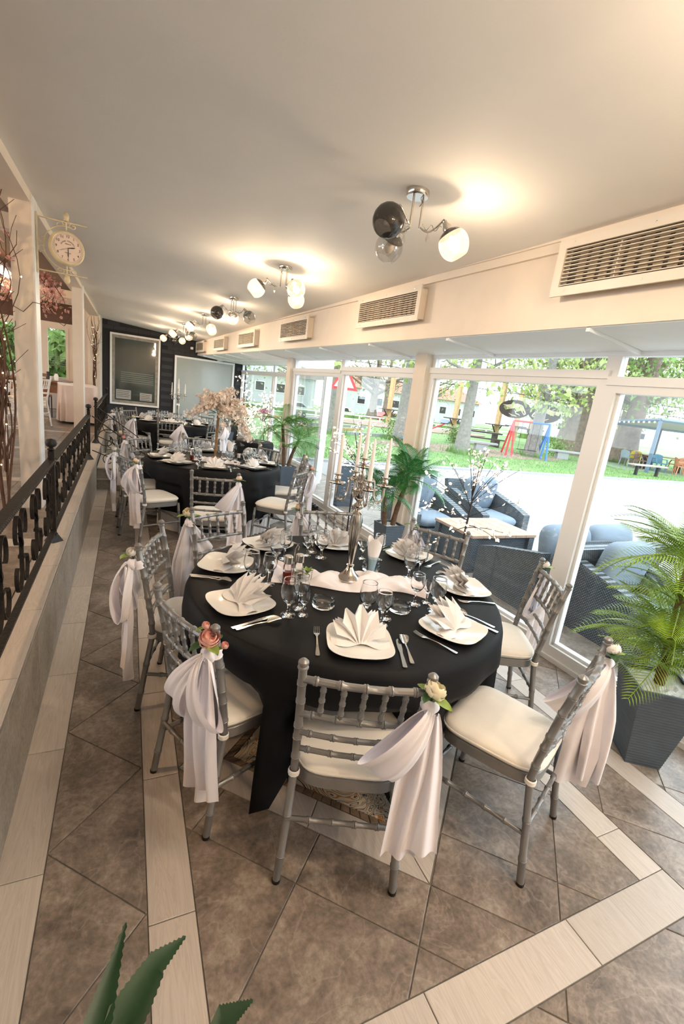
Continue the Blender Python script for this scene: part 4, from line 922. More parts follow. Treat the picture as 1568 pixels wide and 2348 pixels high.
for i in range(56):
    a = rt.random()*2*PI; el = rt.uniform(-.35, 1.35); L = rt.uniform(.28, .42); droop = rt.uniform(.05, .22)
    if i % 6 == 0: a = rt.uniform(-.7, .5); L = .42; droop = .42; el = .2
    path = []
    for k in range(8):
        u = k/7; path.append((math.cos(a)*math.cos(el)*L*u+.012, math.sin(a)*math.cos(el)*L*u, .60+math.sin(el)*L*u*.85-droop*u*u+.03))
    br.tube(path, [.004-.003*k/7 for k in range(8)], 4)
    for k in range(52):
        u = rt.uniform(.28, 1.0); j = min(6, int(u*7)); b = Vector(path[j]).lerp(Vector(path[j+1]), u*7-j); P.append((b.x+rt.gauss(0, .022), b.y+rt.gauss(0, .022), b.z+rt.gauss(0, .022)))
ob('branches', br, M['twig'], bt)
stuff(ob('blossoms', scatter(bl_mesh('b', None, .016), P, rt), M['blossom'], bt, smooth=False))
for i in range(10): link('leaf', LEAF['leaf' if i % 2 else 'leafl'], bt, TM(.1*math.cos(i*2.4)+.06, .1*math.sin(i*2.4), .52+.03*(i % 4), i*2.4-1.5, rt.uniform(-.5, .5), 0, 1.2))
# ------------------------------------------------------------------ little cocktail table with hydrangea glass
ct = T('cocktail_table', 'small round side table under a black cloth by the palms', 'table', (2.0, 7.95, 0)); ob('tabletop', MB().lathe([(0, .72), (.30, .72), (.30, .75), (0, .75)], 32), M['bamboo'], ct); ob('leg', MB().lathe([(.03, .01), (.03, .72)], 12), M['iron'], ct); ob('base', MB().lathe([(0, 0), (.2, 0), (.2, .015), (.03, .03)], 20), M['iron'], ct)
o = ob('tablecloth', cloth_mb(.315, .758, .06, 21, 9, .03, 80), M['black'], loc=(2.0, 7.95, 0), ang=2.5); tag(o, 'black cloth over the small side table by the palms', 'tablecloth')
vz = T('martini_vase', 'tall thin stemmed glass vase on the small side table', 'vase', (2.1, 7.9, .758)); ob('glass', MB().lathe([(0, 0), (.06, 0), (.06, .006), (.006, .012), (.005, .3), (.012, .33), (.075, .45), (.072, .45), (.0, .335)], 20), M['glass'], vz)
hf = T('hydrangea_bunch', 'pink hydrangea flowers in the tall stemmed vase', 'flowers', (2.1, 7.9, 1.14)); M['hyd'] = mat('pink_hydrangea', (.62, .30, .42), .7, noise=(40, .2))
stuff(ob('blooms', scatter(bl_mesh('b', None, .017), [(rt.gauss(0, .05), rt.gauss(0, .05), .10+rt.random()*.07) for _ in range(90)], rt), M['hyd'], hf, smooth=False)); ob('stem', MB().tube([(0, 0, -.03), (0, 0, .1)], .006), M['leaf'], hf)

# ------------------------------------------------------------------ palms
def frond_mb(L, W, n=20, droop=.35, tip=.6, lw=.006):
    mb = MB(); P = []
    for i in range(9): u = i/8; P.append((0, L*u*(1-.12*u), .34*L*u-droop*L*u*u))
    mb.tube(P, [.004*(1-.75*i/8)+.0008 for i in range(9)], 4)
    def at(u): i = min(7, int(u*8)); return Vector(P[i]).lerp(Vector(P[i+1]), u*8-i)
    for k in range(n):
        u = .16+.84*k/(n-1); b = at(u); l = W*math.sin(PI*min(1, .22+.72*u))**.8
        for sx in (-1, 1):
            d = Vector((sx*.80, .62+.3*u, .10)).normalized(); nn = Vector((-d.y, d.x, 0))*lw*sx
            m_ = b+d*l*.5+Vector((0, 0, -.02*l)); e = b+d*l+Vector((0, 0, -.28*l))
            mb.add([b-nn*.5, b+nn*.5, m_+nn, e, m_-nn], [(0, 1, 2, 4), (4, 2, 3)])
    return mb
FR = {k: [frond_mb(L, W, n, dr, lw=lw).mesh('frond', M[mt], False) for dr in (.25, .5, .75)] for k, L, W, n, mt, lw in (('right', .40, .16, 22, 'frond2', .0030), ('mid', .44, .19, 18, 'frond3', .0055), ('far', .42, .18, 18, 'frond', .0042))}
def planter(x, y, rz, b0, b1, h, label):
    p_ = T('planter', label, 'planter', (x, y, 0), rz, 'square grey planters'); mb = MB(); nl = int(h/.0085); V = []
    for i in range(nl+1):
        u = i/nl; w = b0+(b1-b0)*u-(.0018 if i % 2 else 0); V += [(-w, -w, h*u), (w, -w, h*u), (w, w, h*u), (-w, w, h*u)]
    F = [(i*4+k, i*4+(k+1) % 4, i*4+4+(k+1) % 4, i*4+4+k) for i in range(nl) for k in range(4)]+[(3, 2, 1, 0)]; mb.add(V, F); ob('body', mb, M['pot'], p_, smooth=False)
    ob('rim', fr4(MB(), -b1, b1, -b1, b1, .012, 0, .01).xf(Matrix.Translation((0, 0, h)) @ Matrix.Rotation(PI/2, 4, 'X')), M['pot'], p_, smooth=False)
    rr = random.Random(int(x*100)); ob('pebble_bed', MB().grid(lambda u, v: ((u-.5)*2*(b1-.008), (v-.5)*2*(b1-.008), h-.015+.012*rr.random()), 10, 10), M['stones'], p_, smooth=False); return p_
def palm(x, y, z, label, kind, stems, seed):
    r = random.Random(seed); t = T('potted_palm', label, 'palm', (x, y, z))
    for (bx, by, tx, ty, h, crowns) in stems:
        P = [(bx+(tx-bx)*(u**1.5), by+(ty-by)*(u**1.5), h*u) for u in [i/8 for i in range(9)]]
        ob('trunk', MB().tube(P, [.026+.004*(i % 2)-.001*i for i in range(9)], 9), M['bark'], t)
        for (cu, nf, sc) in crowns:
            i = min(7, int(cu*8)); c = Vector(P[i]).lerp(Vector(P[i+1]), cu*8-i)
            for k in range(nf):
                a = k*2.399+r.random()*.5; el = r.uniform(-.25, 1.0) if k % 3 else r.uniform(.7, 1.25)
                link('frond', FR[kind][r.randrange(3)], t, Matrix.Translation(c) @ Matrix.Rotation(a, 4, 'Z') @ Matrix.Rotation(el-.2, 4, 'X') @ Matrix.Rotation(r.uniform(-.4, .4), 4, 'Y') @ Matrix.Scale(sc*r.uniform(.8, 1.1), 4))
    return t
planter(2.575, 1.215, math.radians(-35), .088, .15, .46, 'large ridged grey planter at the right edge of the frame')
palm(2.575, 1.215, .445, 'yellow-green palm in the large planter at the right edge', 'right', [(.0, .0, -.06, .01, .68, ((1.0, 30, 1.0), (.68, 20, .95), (.34, 30, 1.05), (.14, 16, .9)))], 3)
planter(2.45, 3.92, math.radians(5), .075, .115, .5, 'grey planter behind the near table, left of the wide window post')
palm(2.45, 3.92, .485, 'deep green twin-trunk palm in the planter behind the candelabra', 'mid', [(.04, .0, .13, -.02, .50, ((1.0, 19, 1.05),)), (-.05, .02, -.12, .0, .34, ((1.0, 16, .95),))], 4)
planter(2.2, 6.75, math.radians(8), .08, .13, .56, 'grey planter between the middle table and the window')
palm(2.2, 6.75, .545, 'green palm in the planter right of the middle table', 'far', [(-.03, 0, -.1, .0, .62, ((1.0, 14, 1.05), (.5, 8, .9))), (.05, .0, .16, -.05, .42, ((1.0, 16, 1.05),))], 6)
planter(2.2, 11.5, 0, .08, .13, .5, 'grey planter behind the small black side table')
palm(2.2, 11.5, .485, 'green palm behind the small side table, left of the tall light tree', 'far', [(-.03, 0, -.08, .0, .35, ((1.0, 14, 1.25),)), (.05, .0, .2, -.02, .45, ((1.0, 14, 1.25),))], 8)

# ------------------------------------------------------------------ twig trees with lit blossoms
led_b = bl_mesh('led', None, .0115, .5); led_me = led_b.mesh('led_blossom', M['led'], False)
def twig_tree(x, y, h, bare, spread, n, label, seed, sc=1.0, flat=False):
    r = random.Random(seed); t = T('light_tree', label, 'light tree', (x, y, 0))
    ob('base', MB().lathe([(0, 0), (.1, 0), (.1, .008), (.02, .015)], 20), M['twigd'], t); ob('trunk', MB().tube([(0, 0, .01), (0, 0, bare), (.01, 0, bare+.35*(h-bare))], [.011, .009, .006], 8), M['twigd'], t)
    br = MB(); pts = []
    for i in range(n):
        a = i*2.399+r.random(); u0 = r.random(); z0 = bare+(h-bare)*.45*u0; el = (-.12+1.45*u0+r.uniform(-.12, .15)) if not flat else r.uniform(.2, 1.3); L = spread*(1.05-.35*abs(u0-.3))*r.uniform(.75, 1.1)
        if u0 > .8: L = (h-z0)*r.uniform(.8, 1.0); el = r.uniform(1.2, 1.5)
        P = []; w = r.uniform(-.3, .3)
        for k in range(7): u = k/6; P.append((math.cos(a+w*u)*math.cos(el)*L*u, math.sin(a+w*u)*math.cos(el)*L*u, z0+math.sin(el)*L*u+(.05*L*math.sin(u*3))))
        br.tube(P, [.0038-.0025*k/6 for k in range(7)], 5)
        for k in range(r.randint(4, 7)):
            u = r.uniform(.25, 1); j = min(5, int(u*6)); b = Vector(P[j]).lerp(Vector(P[j+1]), u*6-j); e = b+Vector((r.gauss(0, 1), r.gauss(0, 1), r.gauss(.4, 1))).normalized()*.05*sc
            br.tube([b, e], [.0016, .001], 4); pts += [e, b] if k % 2 else [e]
        pts.append(Vector(P[-1]))
    ob('branches', br, M['twigd'], t)
    for p in pts[:290]: link('led_blossom', led_me, t, TM(p[0], p[1], p[2], r.random()*6, r.uniform(-1.2, 1.2), r.uniform(-1.2, 1.2), sc*r.uniform(.85, 1.25)))
    return t
twig_tree(2.66, 3.02, 1.45, .74, .50, 26, 'light tree with lit blossoms by the window post, bare thin trunk', 1)
twig_tree(2.47, 4.9, 1.55, .80, .50, 26, 'light tree with lit blossoms left of the palm behind the candelabra', 2, 1.05)
twig_tree(2.08, 9.12, 1.85, .72, .45, 30, 'tall light tree with dense lit blossoms behind the cream blossom tree', 3, 1.5, True)
twig_tree(2.65, 9.8, 1.55, .7, .6, 22, 'light tree with lit blossoms before the far window', 4, 1.5)
cl = MB().tube([wp(4.6, -.12, .012), wp(4.3, -.2, .012), wp(3.9, -.1, .012), wp(3.4, -.2, .012), wp(2.6, -.16, .012)], .004, 5); tag(ob('extension_lead', cl, M['iron']), 'black power cord along the window sill behind the near table', 'cord')
bx = T('power_adapter', 'black plug adapters on the floor by the window behind the near table', 'adapter', wp(4.25, -.16, .0)); ob('block', MB().box(0, 0, .02, .1, .3, .04, WA), M['iron'], bx)
for i in range(3): ob('plug', MB().box(0, -.1+i*.1, .065, .05, .05, .05, WA), M['iron'], bx)

# ------------------------------------------------------------------ foreground agave
ag = T('potted_agave', 'dark green spiky plant whose leaf tips enter the bottom left foreground', 'plant', (.03, .16, 0))
ob('pot', MB().lathe([(0, 0), (.11, 0), (.15, .62), (.14, .62), (.13, .58), (0, .58)], 24), M['pot'], ag)
def blade(P, W):
    Q = [Vector(p)-Vector((.03, .16, 0)) for p in P]; n = 14
    def fn(u, v):
        f = v*(len(Q)-1); i = min(len(Q)-2, int(f)); p = Q[i].lerp(Q[i+1], f-i); tn = (Q[i+1]-Q[i]).normalized(); sd = tn.cross(Vector((0, -.4, 1))).normalized(); w = W*(1-v**2.2)*(.75+.25*math.sin(PI*v))+.0006
        tooth = (.0016 if abs(u-.5) > .45 and int(v*60) % 2 else 0); return p+sd*(u-.5)*(w+tooth*2)+Vector((0, 0, 1))*(abs(u-.5)**2)*w*.7
    return MB().grid(fn, 6, 60)
for P, W in (((( .02, .18, .6), (-.03, .27, .93), (-.022, .368, 1.068), (.004, .433, 1.107)), .046), (((.04, .18, .6), (-.02, .26, .90), (.002, .362, 1.063), (.035, .392, 1.086), (.067, .406, 1.093)), .05), (((.05, .16, .6), (.06, .24, .93), (.098, .334, 1.055), (.132, .338, 1.063)), .042), (((.03, .13, .6), (-.1, .1, .85), (-.2, .06, .98)), .05), (((.03, .13, .6), (.15, .1, .85), (.26, .06, .95)), .05), (((.03, .14, .6), (.04, .0, .9), (.05, -.12, 1.0)), .05)):
    ob('leaf', blade(P, W), M['agave'], ag, ang=2)

# ------------------------------------------------------------------ wrought iron railing on the platform edge
RX = -.467
def spiral(cy, cz_, r0, r1, a0, turns, n=18, sgn=1): return [(0, cy+(r0+(r1-r0)*i/n)*math.cos(a0+sgn*turns*2*PI*i/n), cz_+(r0+(r1-r0)*i/n)*math.sin(a0+sgn*turns*2*PI*i/n)) for i in range(n+1)]
def espiral(cy, cz_, ry, rz_, k0, k1, a0, a1, n=22): return [(0, cy+ry*(k0+(k1-k0)*i/n)*math.cos(a0+(a1-a0)*i/n), cz_+rz_*(k0+(k1-k0)*i/n)*math.sin(a0+(a1-a0)*i/n)) for i in range(n+1)]
def s_scroll(sg):
    P = espiral(.05, .335, .085, .14, .15, 1, -1.4, PI*1.0)+espiral(-.115+.08, .16, .0, .0, 1, 1, 0, 1, 1)[:0]+espiral(.055, .16, .09, .135, 1, .15, PI*1.0, PI*2.5)[1:]
    P2 = []
    for (x, y, z) in P: P2.append((x, sg*y, z))
    return P2
scr = [MB().ribbon(s_scroll(sg), (1, 0, 0), .018, .006).mesh('scroll', M['iron'], True, .9) for sg in (1, -1)]
ring_me = MB().ribbon(spiral(0, .27, .055, .055, 0, 1, 24), (1, 0, 0), .018, .006).mesh('scroll', M['iron'], True, .9)
lily = MB()
for k in range(3): q = leafblade(.08, .03).xf(Matrix.Rotation(PI/2, 4, 'X') @ Matrix.Rotation((k-1)*.6, 4, 'Y')); q.xf(Matrix.Rotation(PI/2, 4, 'Z')); lily.add(q.v, q.f)
lily_me = lily.mesh('iron_leaf', M['iron'], True, 2)
collar_me = MB().box(0, 0, 0, .026, .03, .016).mesh('collar', M['iron'], False)
post_b = MB().box(0, 0, .32, .036, .036, .64).lathe([(.06, 0), (.055, .01), (.028, .05), (.026, .06)], 4); post_me = post_b.mesh('post', M['iron'], True, .5)
knob_me = MB().lathe([(.012, .64), (.026, .65), (.012, .664), (.03, .675), (.036, .695), (.028, .716), (.001, .724)], 14).mesh('post_knob', M['iron'])
def railing(y0, y1, label, posts, unit=.40):
    t = T('iron_railing', label, 'railing', (RX, y0, PZ), 0, 'wrought iron railings'); L = y1-y0
    hr = ob('handrail', MB().bb(-.024, .024, 0, L, .575, .59), M['iron'], t, smooth=False); tw = MB()
    for sx in (-1, 1): tw.rod([(sx*.024, 0, .578), (sx*.024, L, .578)], .006, [i/(L/.025) for i in range(1, int(L/.025))] if L < 4 else [], 6, 1.3, .006)
    ob('twisted_edge', tw, M['iron'], hr); ob('bottom_rail', MB().bb(-.016, .016, 0, L, .07, .083), M['iron'], t, smooth=False)
    for py_ in posts:
        p = link('post', post_me, t, TM(0, py_-y0, 0)); link('post_knob', knob_me, p)
    n = int(L/unit)
    for i in range(n):
        c = (i+.5)*L/n
        for k, dx in ((0, .035), (1, -.035)): link('scroll', scr[k], t, TM(0, c+dx, .075))
        link('collar', collar_me, t, TM(0, c, .29)); link('iron_leaf', lily_me, t, TM(0, c, .33))
    return t
railing(-.2, 3.62, 'near section of black wrought iron railing with scrolls on the platform edge', (3.62,))
railing(3.64, 6.93, 'middle section of black wrought iron railing, between the two knobbed posts', (6.93,))
railing(8.42, 12.6, 'far section of black wrought iron railing beyond the steps', (8.44, 12.5))
def stair_rail(y, label):
    t = T('stair_handrail', label, 'handrail', (RX+.03, y, PZ)); x1 = .78
    ob('sloping_bar', MB().ribbon([(0, 0, .56), (x1, 0, .0)], (0, 1, 0), .03, .012), M['iron'], t)
    ob('end_post', MB().tube([(x1, 0, -.47), (x1, 0, .03)], .012, 8), M['iron'], t)
    def spx(cx, cz_, r0, r1, a0, turns, sgn=1, n=22): return [(cx+(r0+(r1-r0)*i/n)*math.cos(a0+sgn*turns*2*PI*i/n), 0, cz_+(r0+(r1-r0)*i/n)*math.sin(a0+sgn*turns*2*PI*i/n)) for i in range(n+1)]
    for cx, cz_, r in ((.18, .26, .15), (.42, .05, .11), (.2, -.02, .09), (.42, -.2, .08), (.6, -.12, .08)):
        sc = ob('vine_scroll', MB().tube(spx(cx, cz_, r, r*.35, .5, 1.1), .006, 6), M['iron'], t)
        for k in range(3): q = leafblade(.035, .02).xf(TM(cx+r*.3, 0, cz_, k*2.1, PI/2+.3*(k-1))); ob('vine_leaf', q, M['iron'], sc, ang=2)
    ob('vine_stem', MB().tube([(0, 0, .1), (.2, 0, .02), (.4, 0, -.12), (.75, 0, -.3)], .007, 6), M['iron'], t)
stair_rail(7.08, 'sloping iron stair handrail with vine scrolls, nearer of the two'); stair_rail(8.5, 'sloping iron stair handrail with vine scrolls, farther of the two')

# ------------------------------------------------------------------ two-faced bracket clock on the first column
M['clockpaint'] = mat('antique_cream_paint', (.72, .62, .42), .4, noise=(20, .12)); M['dial'] = mat('rosy_dial', (.78, .63, .54), .6, noise=(8, .06)); M['ink'] = mat('black_ink', (.015, .013, .012), .6, noise=(20, .1))
ck = T('bracket_clock', 'cream two-sided station clock on a scrolled bracket beside the first column', 'clock', (-.648, 4.585, 0))
CX, CZ = .20, 2.548
yb = Matrix.Translation((CX, 0, CZ)) @ Matrix.Rotation(math.radians(22), 4, 'Z') @ Matrix.Rotation(PI/2, 4, 'X')
case = ob('case', MB().lathe([(.0, -.035), (.10, -.035), (.118, -.03), (.125, -.012), (.125, .012), (.118, .03), (.112, .036), (.104, .03), (0, .03)], 40).xf(yb), M['clockpaint'], ck)
dial = ob('dial', MB().lathe([(0, .0315), (.103, .0315)], 40).xf(yb), M['dial'], ck)
def txt(s, size, x, y, rot, par, name, mt, z=.0322):
    cu = bpy.data.curves.new(name, 'FONT'); cu.body = s; cu.size = size; cu.align_x = 'CENTER'; cu.align_y = 'CENTER'; cu.extrude = .0004; tmp = bpy.data.objects.new('tmp', cu); COL.objects.link(tmp)
    dg = bpy.context.evaluated_depsgraph_get(); me = bpy.data.meshes.new_from_object(tmp.evaluated_get(dg)); bpy.data.objects.remove(tmp); me.materials.clear(); me.materials.append(mt)
    me.transform(yb @ Matrix.Translation((x, y, z)) @ Matrix.Rotation(rot, 4, 'Z')); return link(name, me, par)
for h in range(1, 13): a = PI/2-h*PI/6; txt(str(h), .026, .082*math.cos(a), .082*math.sin(a), 0, dial, 'numeral', M['ink'])
for i, chh in enumerate('GRAND CENTRAL'): 
    a = math.radians(155-i*130/12)
    if chh != ' ': txt(chh, .0125, .052*math.cos(a), .052*math.sin(a)-.002, a-PI/2, dial, 'lettering', M['ink'])
txt('TERMINUS', .009, 0, .028, 0, dial, 'lettering', M['ink']); txt('NEW YORK', .008, 0, -.034, 0, dial, 'lettering', M['ink'])
ob('minute_track', MB().lathe([(.0955, .0318), (.0965, .0318), (.0965, .0322), (.0955, .0322)], 48).xf(yb), M['ink'], dial)
def hand(nm, ang, L, w): a = math.radians(ang); ob(nm, MB().prism([(-w*math.sin(a)*-1, -w*math.cos(a)), (L*.7*math.cos(a)+w*1.6*math.sin(a), L*.7*math.sin(a)-w*1.6*math.cos(a)), (L*math.cos(a), L*math.sin(a)), (L*.7*math.cos(a)-w*1.6*math.sin(a), L*.7*math.sin(a)+w*1.6*math.cos(a)), (-w*math.sin(a), w*math.cos(a))], .034, .035).xf(yb), M['ink'], dial)
hand('hour_hand', 15, .055, .0025); hand('minute_hand', -90, .075, .002); hand('second_hand', 205, .075, .0006)
ob('mounting_plate', MB().box(.004, 0, CZ, .008, .03, .42), M['clockpaint'], ck)
ob('top_bar', MB().tube([(.0, 0, CZ+.185), (.34, 0, CZ+.185)], .005, 6), M['clockpaint'], ck); ob('bottom_bar', MB().tube([(0, 0, CZ-.185), (.34, 0, CZ-.185)], .005, 6), M['clockpaint'], ck)
ob('hoop', MB().tube([(CX+.155*math.cos(a), 0, CZ+.155*math.sin(a)) for a in [PI*.42+i*PI*1.16/20 for i in range(21)]], .004, 6), M['clockpaint'], ck)
for sg in (1, -1):
    ob('link_rod', MB().tube([(CX, 0, CZ+sg*.12), (CX, 0, CZ+sg*.19)], .005, 6), M['clockpaint'], ck)
    ob('acorn_finial', MB().lathe([(.012, 0), (.02, .006), (.016, .014), (.021, .026), (.021, .044), (.014, .06), (.0005, .068)], 14).xf(Matrix.Translation((CX, 0, CZ+sg*.19)) @ Matrix.Scale(sg, 4, (0, 0, 1))), M['clockpaint'], ck)
    for dx in (-.045, .045): ob('curl', MB().tube([(CX+dx+(.028-.016*i/16)*math.cos(i*.42*(1 if dx > 0 else -1)+1.5), 0, CZ+sg*(.162+(.022-.014*i/16)*math.sin(i*.42+1.5))) for i in range(17)], .003, 5), M['clockpaint'], ck)
    ob('curl', MB().tube([(.04+(.03-.018*i/16)*math.cos(i*.42+2), 0, CZ+sg*(.035+(.03-.018*i/16)*math.sin(i*.42+2))) for i in range(17)], .003, 5), M['clockpaint'], ck)
# ------------------------------------------------------------------ upper hall on the left
M['brownc'] = mat('dark_brown_ceiling', (.10, .045, .028), .6, noise=(4, .25)); M['peachsatin'] = mat('peach_satin', (.66, .52, .45), .4, noise=(5, .06), sheen=.3); M['woodt'] = mat('brown_wood', (.22, .11, .06), .5, noise=(14, .3)); M['whitech'] = mat('white_chair_paint', (.78, .74, .70), .4, noise=(20, .03))
M['teal'] = mat('dark_metal', (.03, .03, .032), .5, .4, noise=(10, .2))
S('ceiling_hall', MB().slab([(-.84, -3, 3.05), (-.84, 14, 3.05), (-4.2, 14, 4.1), (-4.2, -3, 4.1)], .05).slab([(-4.2, -3, 4.1), (-4.2, 14, 4.1), (-8.5, 14, 3.0), (-8.5, -3, 3.0)], .05), M['brownc'])
S('wall_hall_left', MB().bb(-8.5, -8.4, -3, 14, PZ, 1.2).bb(-8.5, -8.4, -3, 14, 2.9, 3.1).bb(-8.5, -8.4, -3, -1, 1.2, 2.9).bb(-8.5, -8.4, 12.6, 14, 1.2, 2.9), M['cream'])
for i, (y, z0, z1, mt) in enumerate(((9.6, 2.30, 2.60, 'brownc'), (9.58, 2.60, 2.70, 'cream'), (6.4, 2.95, 3.1, 'cream'), (12.0, 2.95, 3.1, 'cream'))): S('trim_cross_beam_%d' % (i+1), MB().bb(-8.4, -.87, y, y+.18, z0, z1), M[mt])
def hall_window(i, x0, x1):
    w = T('window_%d' % (20+i), '', ''); del w['label']; del w['category']; w['kind'] = 'structure'
    ob('frame', fr4(MB(), x0, x1, 1.2, 2.45, .06, 13.88, 13.98), M['cream'], w, smooth=False); ob('pane', MB().bb(x0+.06, x1-.06, 13.93, 13.936, 1.26, 2.39), M['pane'], w, smooth=False)
    if i == 1:
        for k in range(5): ob('frosted_stripe', MB().bb(x0+.08, x1-.06, 13.925, 13.929, 1.52+k*.055, 1.535+k*.055), M['frost'], w, smooth=False)
hall_window(1, -1.86, -1.36); hall_window(2, -3.6, -2.4)
wch = chair_proto('white_chiavari_chair', 'white chiavari chair nearest, cut by the left frame edge', M['whitech'], mat('cream_seat', (.72, .62, .52), .7, noise=(10, .05)))
wch['group'] = 'white chairs in the upper hall'; wch.location = (-1.33, 6.15, PZ); wch.rotation_euler = (0, 0, face(-.8, .55))
dup(wch, (-1.36, 9.9, PZ), face(-.75, .3), 'white chiavari chair between the two cream columns'); dup(wch, (-1.62, 8.35, PZ), face(-.5, -.9), 'white chiavari chair behind the first column'); dup(wch, (-2.1, 7.2, PZ), face(.3, .9), 'white chiavari chair across the small hall table'); dup(wch, (-1.75, 10.7, PZ), face(-.2, -.9), 'white chiavari chair farther back beyond the columns')
ht = T('hall_table', 'round table with a pale cloth among the white chairs', 'table', (-2.3, 8.4, PZ)); ob('cloth', cloth_mb(.6, .75, .1, 31, 12, .03, 90, .02), mat('pale_cloth', (.74, .66, .58), .7, noise=(8, .03)), ht, ang=2.5); ob('pedestal', MB().lathe([(.04, 0), (.04, .74)], 12), M['iron'], ht)
dt = T('draped_table', 'rectangular table under a floor-length peach satin cloth', 'table', (-.98, 11.55, PZ), .12)
def drape(u, v):
    a = 2*PI*u; c, s = math.cos(a), math.sin(a); x = math.copysign(abs(c)**.3, c)*.36; y = math.copysign(abs(s)**.3, s)*.75; k = 1+.06*v+.05*v*math.sin(14*a); return (x*k, y*k, .75-.70*v)
dc = MB().grid(drape, 84, 8, True); n_ = 84; dc.f.append(tuple(range(n_))); ob('cloth', dc, M['peachsatin'], dt, ang=1.0); ob('trestle', MB().box(0, 0, .36, .4, 1.0, .7), M['woodt'], dt, smooth=False); ob('caster', MB().ball((.3, -.72, .03), .03, 8), M['iron'], dt)
wt = T('wooden_dining_table', 'brown wooden dining table near the rear hall window', 'table', (-1.75, 12.4, PZ)); ob('top', MB().bb(-.6, .6, -.4, .4, .72, .76), M['woodt'], wt, smooth=False); ob('apron', MB().bb(-.55, .55, -.36, -.33, .5, .72), M['woodt'], wt, smooth=False)
for sx in (-.55, .55):
    for sy in (-.35, .35): ob('leg', MB().box(sx, sy, .36, .06, .06, .72), M['iron'], wt, smooth=False)
bc = T('black_chair', 'black metal chair with a brown slatted back at the wooden table', 'chair', (-1.68, 11.62, PZ), 0); ob('seat', MB().bb(-.2, .2, -.2, .2, .44, .47), M['woodt'], bc, smooth=False)
for k in range(4): ob('back_slat', MB().bb(-.17, .17, -.21, -.19, .55+k*.1, .61+k*.1), M['woodt'], bc, smooth=False)
for sx in (-.19, .19):
    ob('back_leg', MB().tube([(sx, -.2, 0), (sx, -.2, .95)], .012, 6), M['teal'], bc); ob('front_leg', MB().tube([(sx, .19, 0), (sx, .19, .44)], .012, 6), M['teal'], bc)
sb = T('serving_cabinet', 'dark wooden cabinet corner beside the rear hall window', 'cabinet', (-1.98, 12.95, PZ)); ob('body', MB().bb(-.12, .12, -.2, .2, 0, 1.15), M['woodt'], sb, smooth=False); ob('top', MB().bb(-.15, .15, -.23, .23, 1.15, 1.19), M['iron'], sb, smooth=False)
for i, (dx, cl) in enumerate(((-.35, 'white'), (-.1, 'white'), (.15, 'teal'), (.3, 'white'))):
    jr = T('jar', '%s small jar on the wooden dining table, number %s from the left' % (('dark' if cl == 'teal' else 'pale'), ('one', 'two', 'three', 'four')[i]), 'jar', (-1.75+dx, 12.3, PZ+.76)); ob('body', MB().lathe([(0, 0), (.04, 0), (.045, .1), (.03, .13), (.03, .15), (0, .15)], 12), M[cl], jr); ob('lid', MB().lathe([(.034, .15), (.034, .17), (0, .175)], 12), M['iron'], jr)
# fluorescent fitting, then unseen pendants added as warm fill for the hall
fx = T('strip_light', 'bright strip light under the upper hall ceiling at the left edge', 'strip light', (-1.72, 8.85, 2.84)); ob('housing', MB().bb(-.1, .1, -.6, .6, .03, .07), M['white'], fx, smooth=False); ob('tube_lamp', MB().tube([(0, -.55, .0), (0, .55, 0)], .025, 10), emis('strip_tube', (1, .86, .62), 9.0), fx); ob('cable', MB().tube([(0, 0, .07), (0, 0, .36)], .004, 5), M['white'], fx)
def hall_fill_lamp(i, x, y, z, w):
    t = T('fill_pendant', 'added warm fill globe in the upper hall, %s' % ('out of view near the camera', 'out of view on the left', 'farther back')[i], 'lamp', (x, y, z)); ob('globe', MB().ball((0, 0, 0), .12, 16), emis('fill_pendant_glow', (1, .72, .42), 4.0), t); ob('cable', MB().tube([(0, 0, .12), (0, 0, 3.2-z+.5)], .004, 5), M['iron'], t)
    l = bpy.data.lights.new('fill_pendant_light', 'POINT'); l.energy = w; l.color = (1, .67, .38); l.shadow_soft_size = .14; lo = bpy.data.objects.new('fill_pendant_light', l); COL.objects.link(lo); lo.parent = t
    lo.location = (0, 0, -.16)
hall_fill_lamp(0, -2.8, 2.2, 3.1, HALL_FILL_W); hall_fill_lamp(1, -4.5, 6.5, 3.1, HALL_FILL_W); hall_fill_lamp(2, -2.9, 10.9, 3.0, HALL_FILL_W*.7)
# pink blossom garland on the cross beam
rg = random.Random(8); gl = T('blossom_garland', 'garland of pink blossoms hanging over the hall cross beam', 'garland', (-1.0, 9.47, 2.6)); P = []; br = MB()
for i in range(26):
    x = -.05-rg.random()*1.25; path = [(x-.1, .05, .36), (x-.05, -.04, .25), (x+rg.uniform(-.1, .1), -.08, .05), (x+rg.uniform(-.15, .15), -.12, -.05-.12*rg.random())]; br.tube(path, .004, 4)
    for k in range(26): u = rg.random()*3; j = min(2, int(u)); b = Vector(path[j]).lerp(Vector(path[j+1]), u-j); P.append((b.x+rg.gauss(0, .05), b.y+rg.gauss(0, .04), b.z+rg.gauss(0, .05)))
ob('twigs', br, M['twig'], gl); stuff(ob('blossoms', scatter(bl_mesh('b', None, .026), P, rg), M['blossomp'], gl, smooth=False))
for i in range(6): link('leaf', LEAF['leafl'], gl, TM(-.2*i, -.12, -.1+.05*(i % 3), i, .5, 0, 1.6))
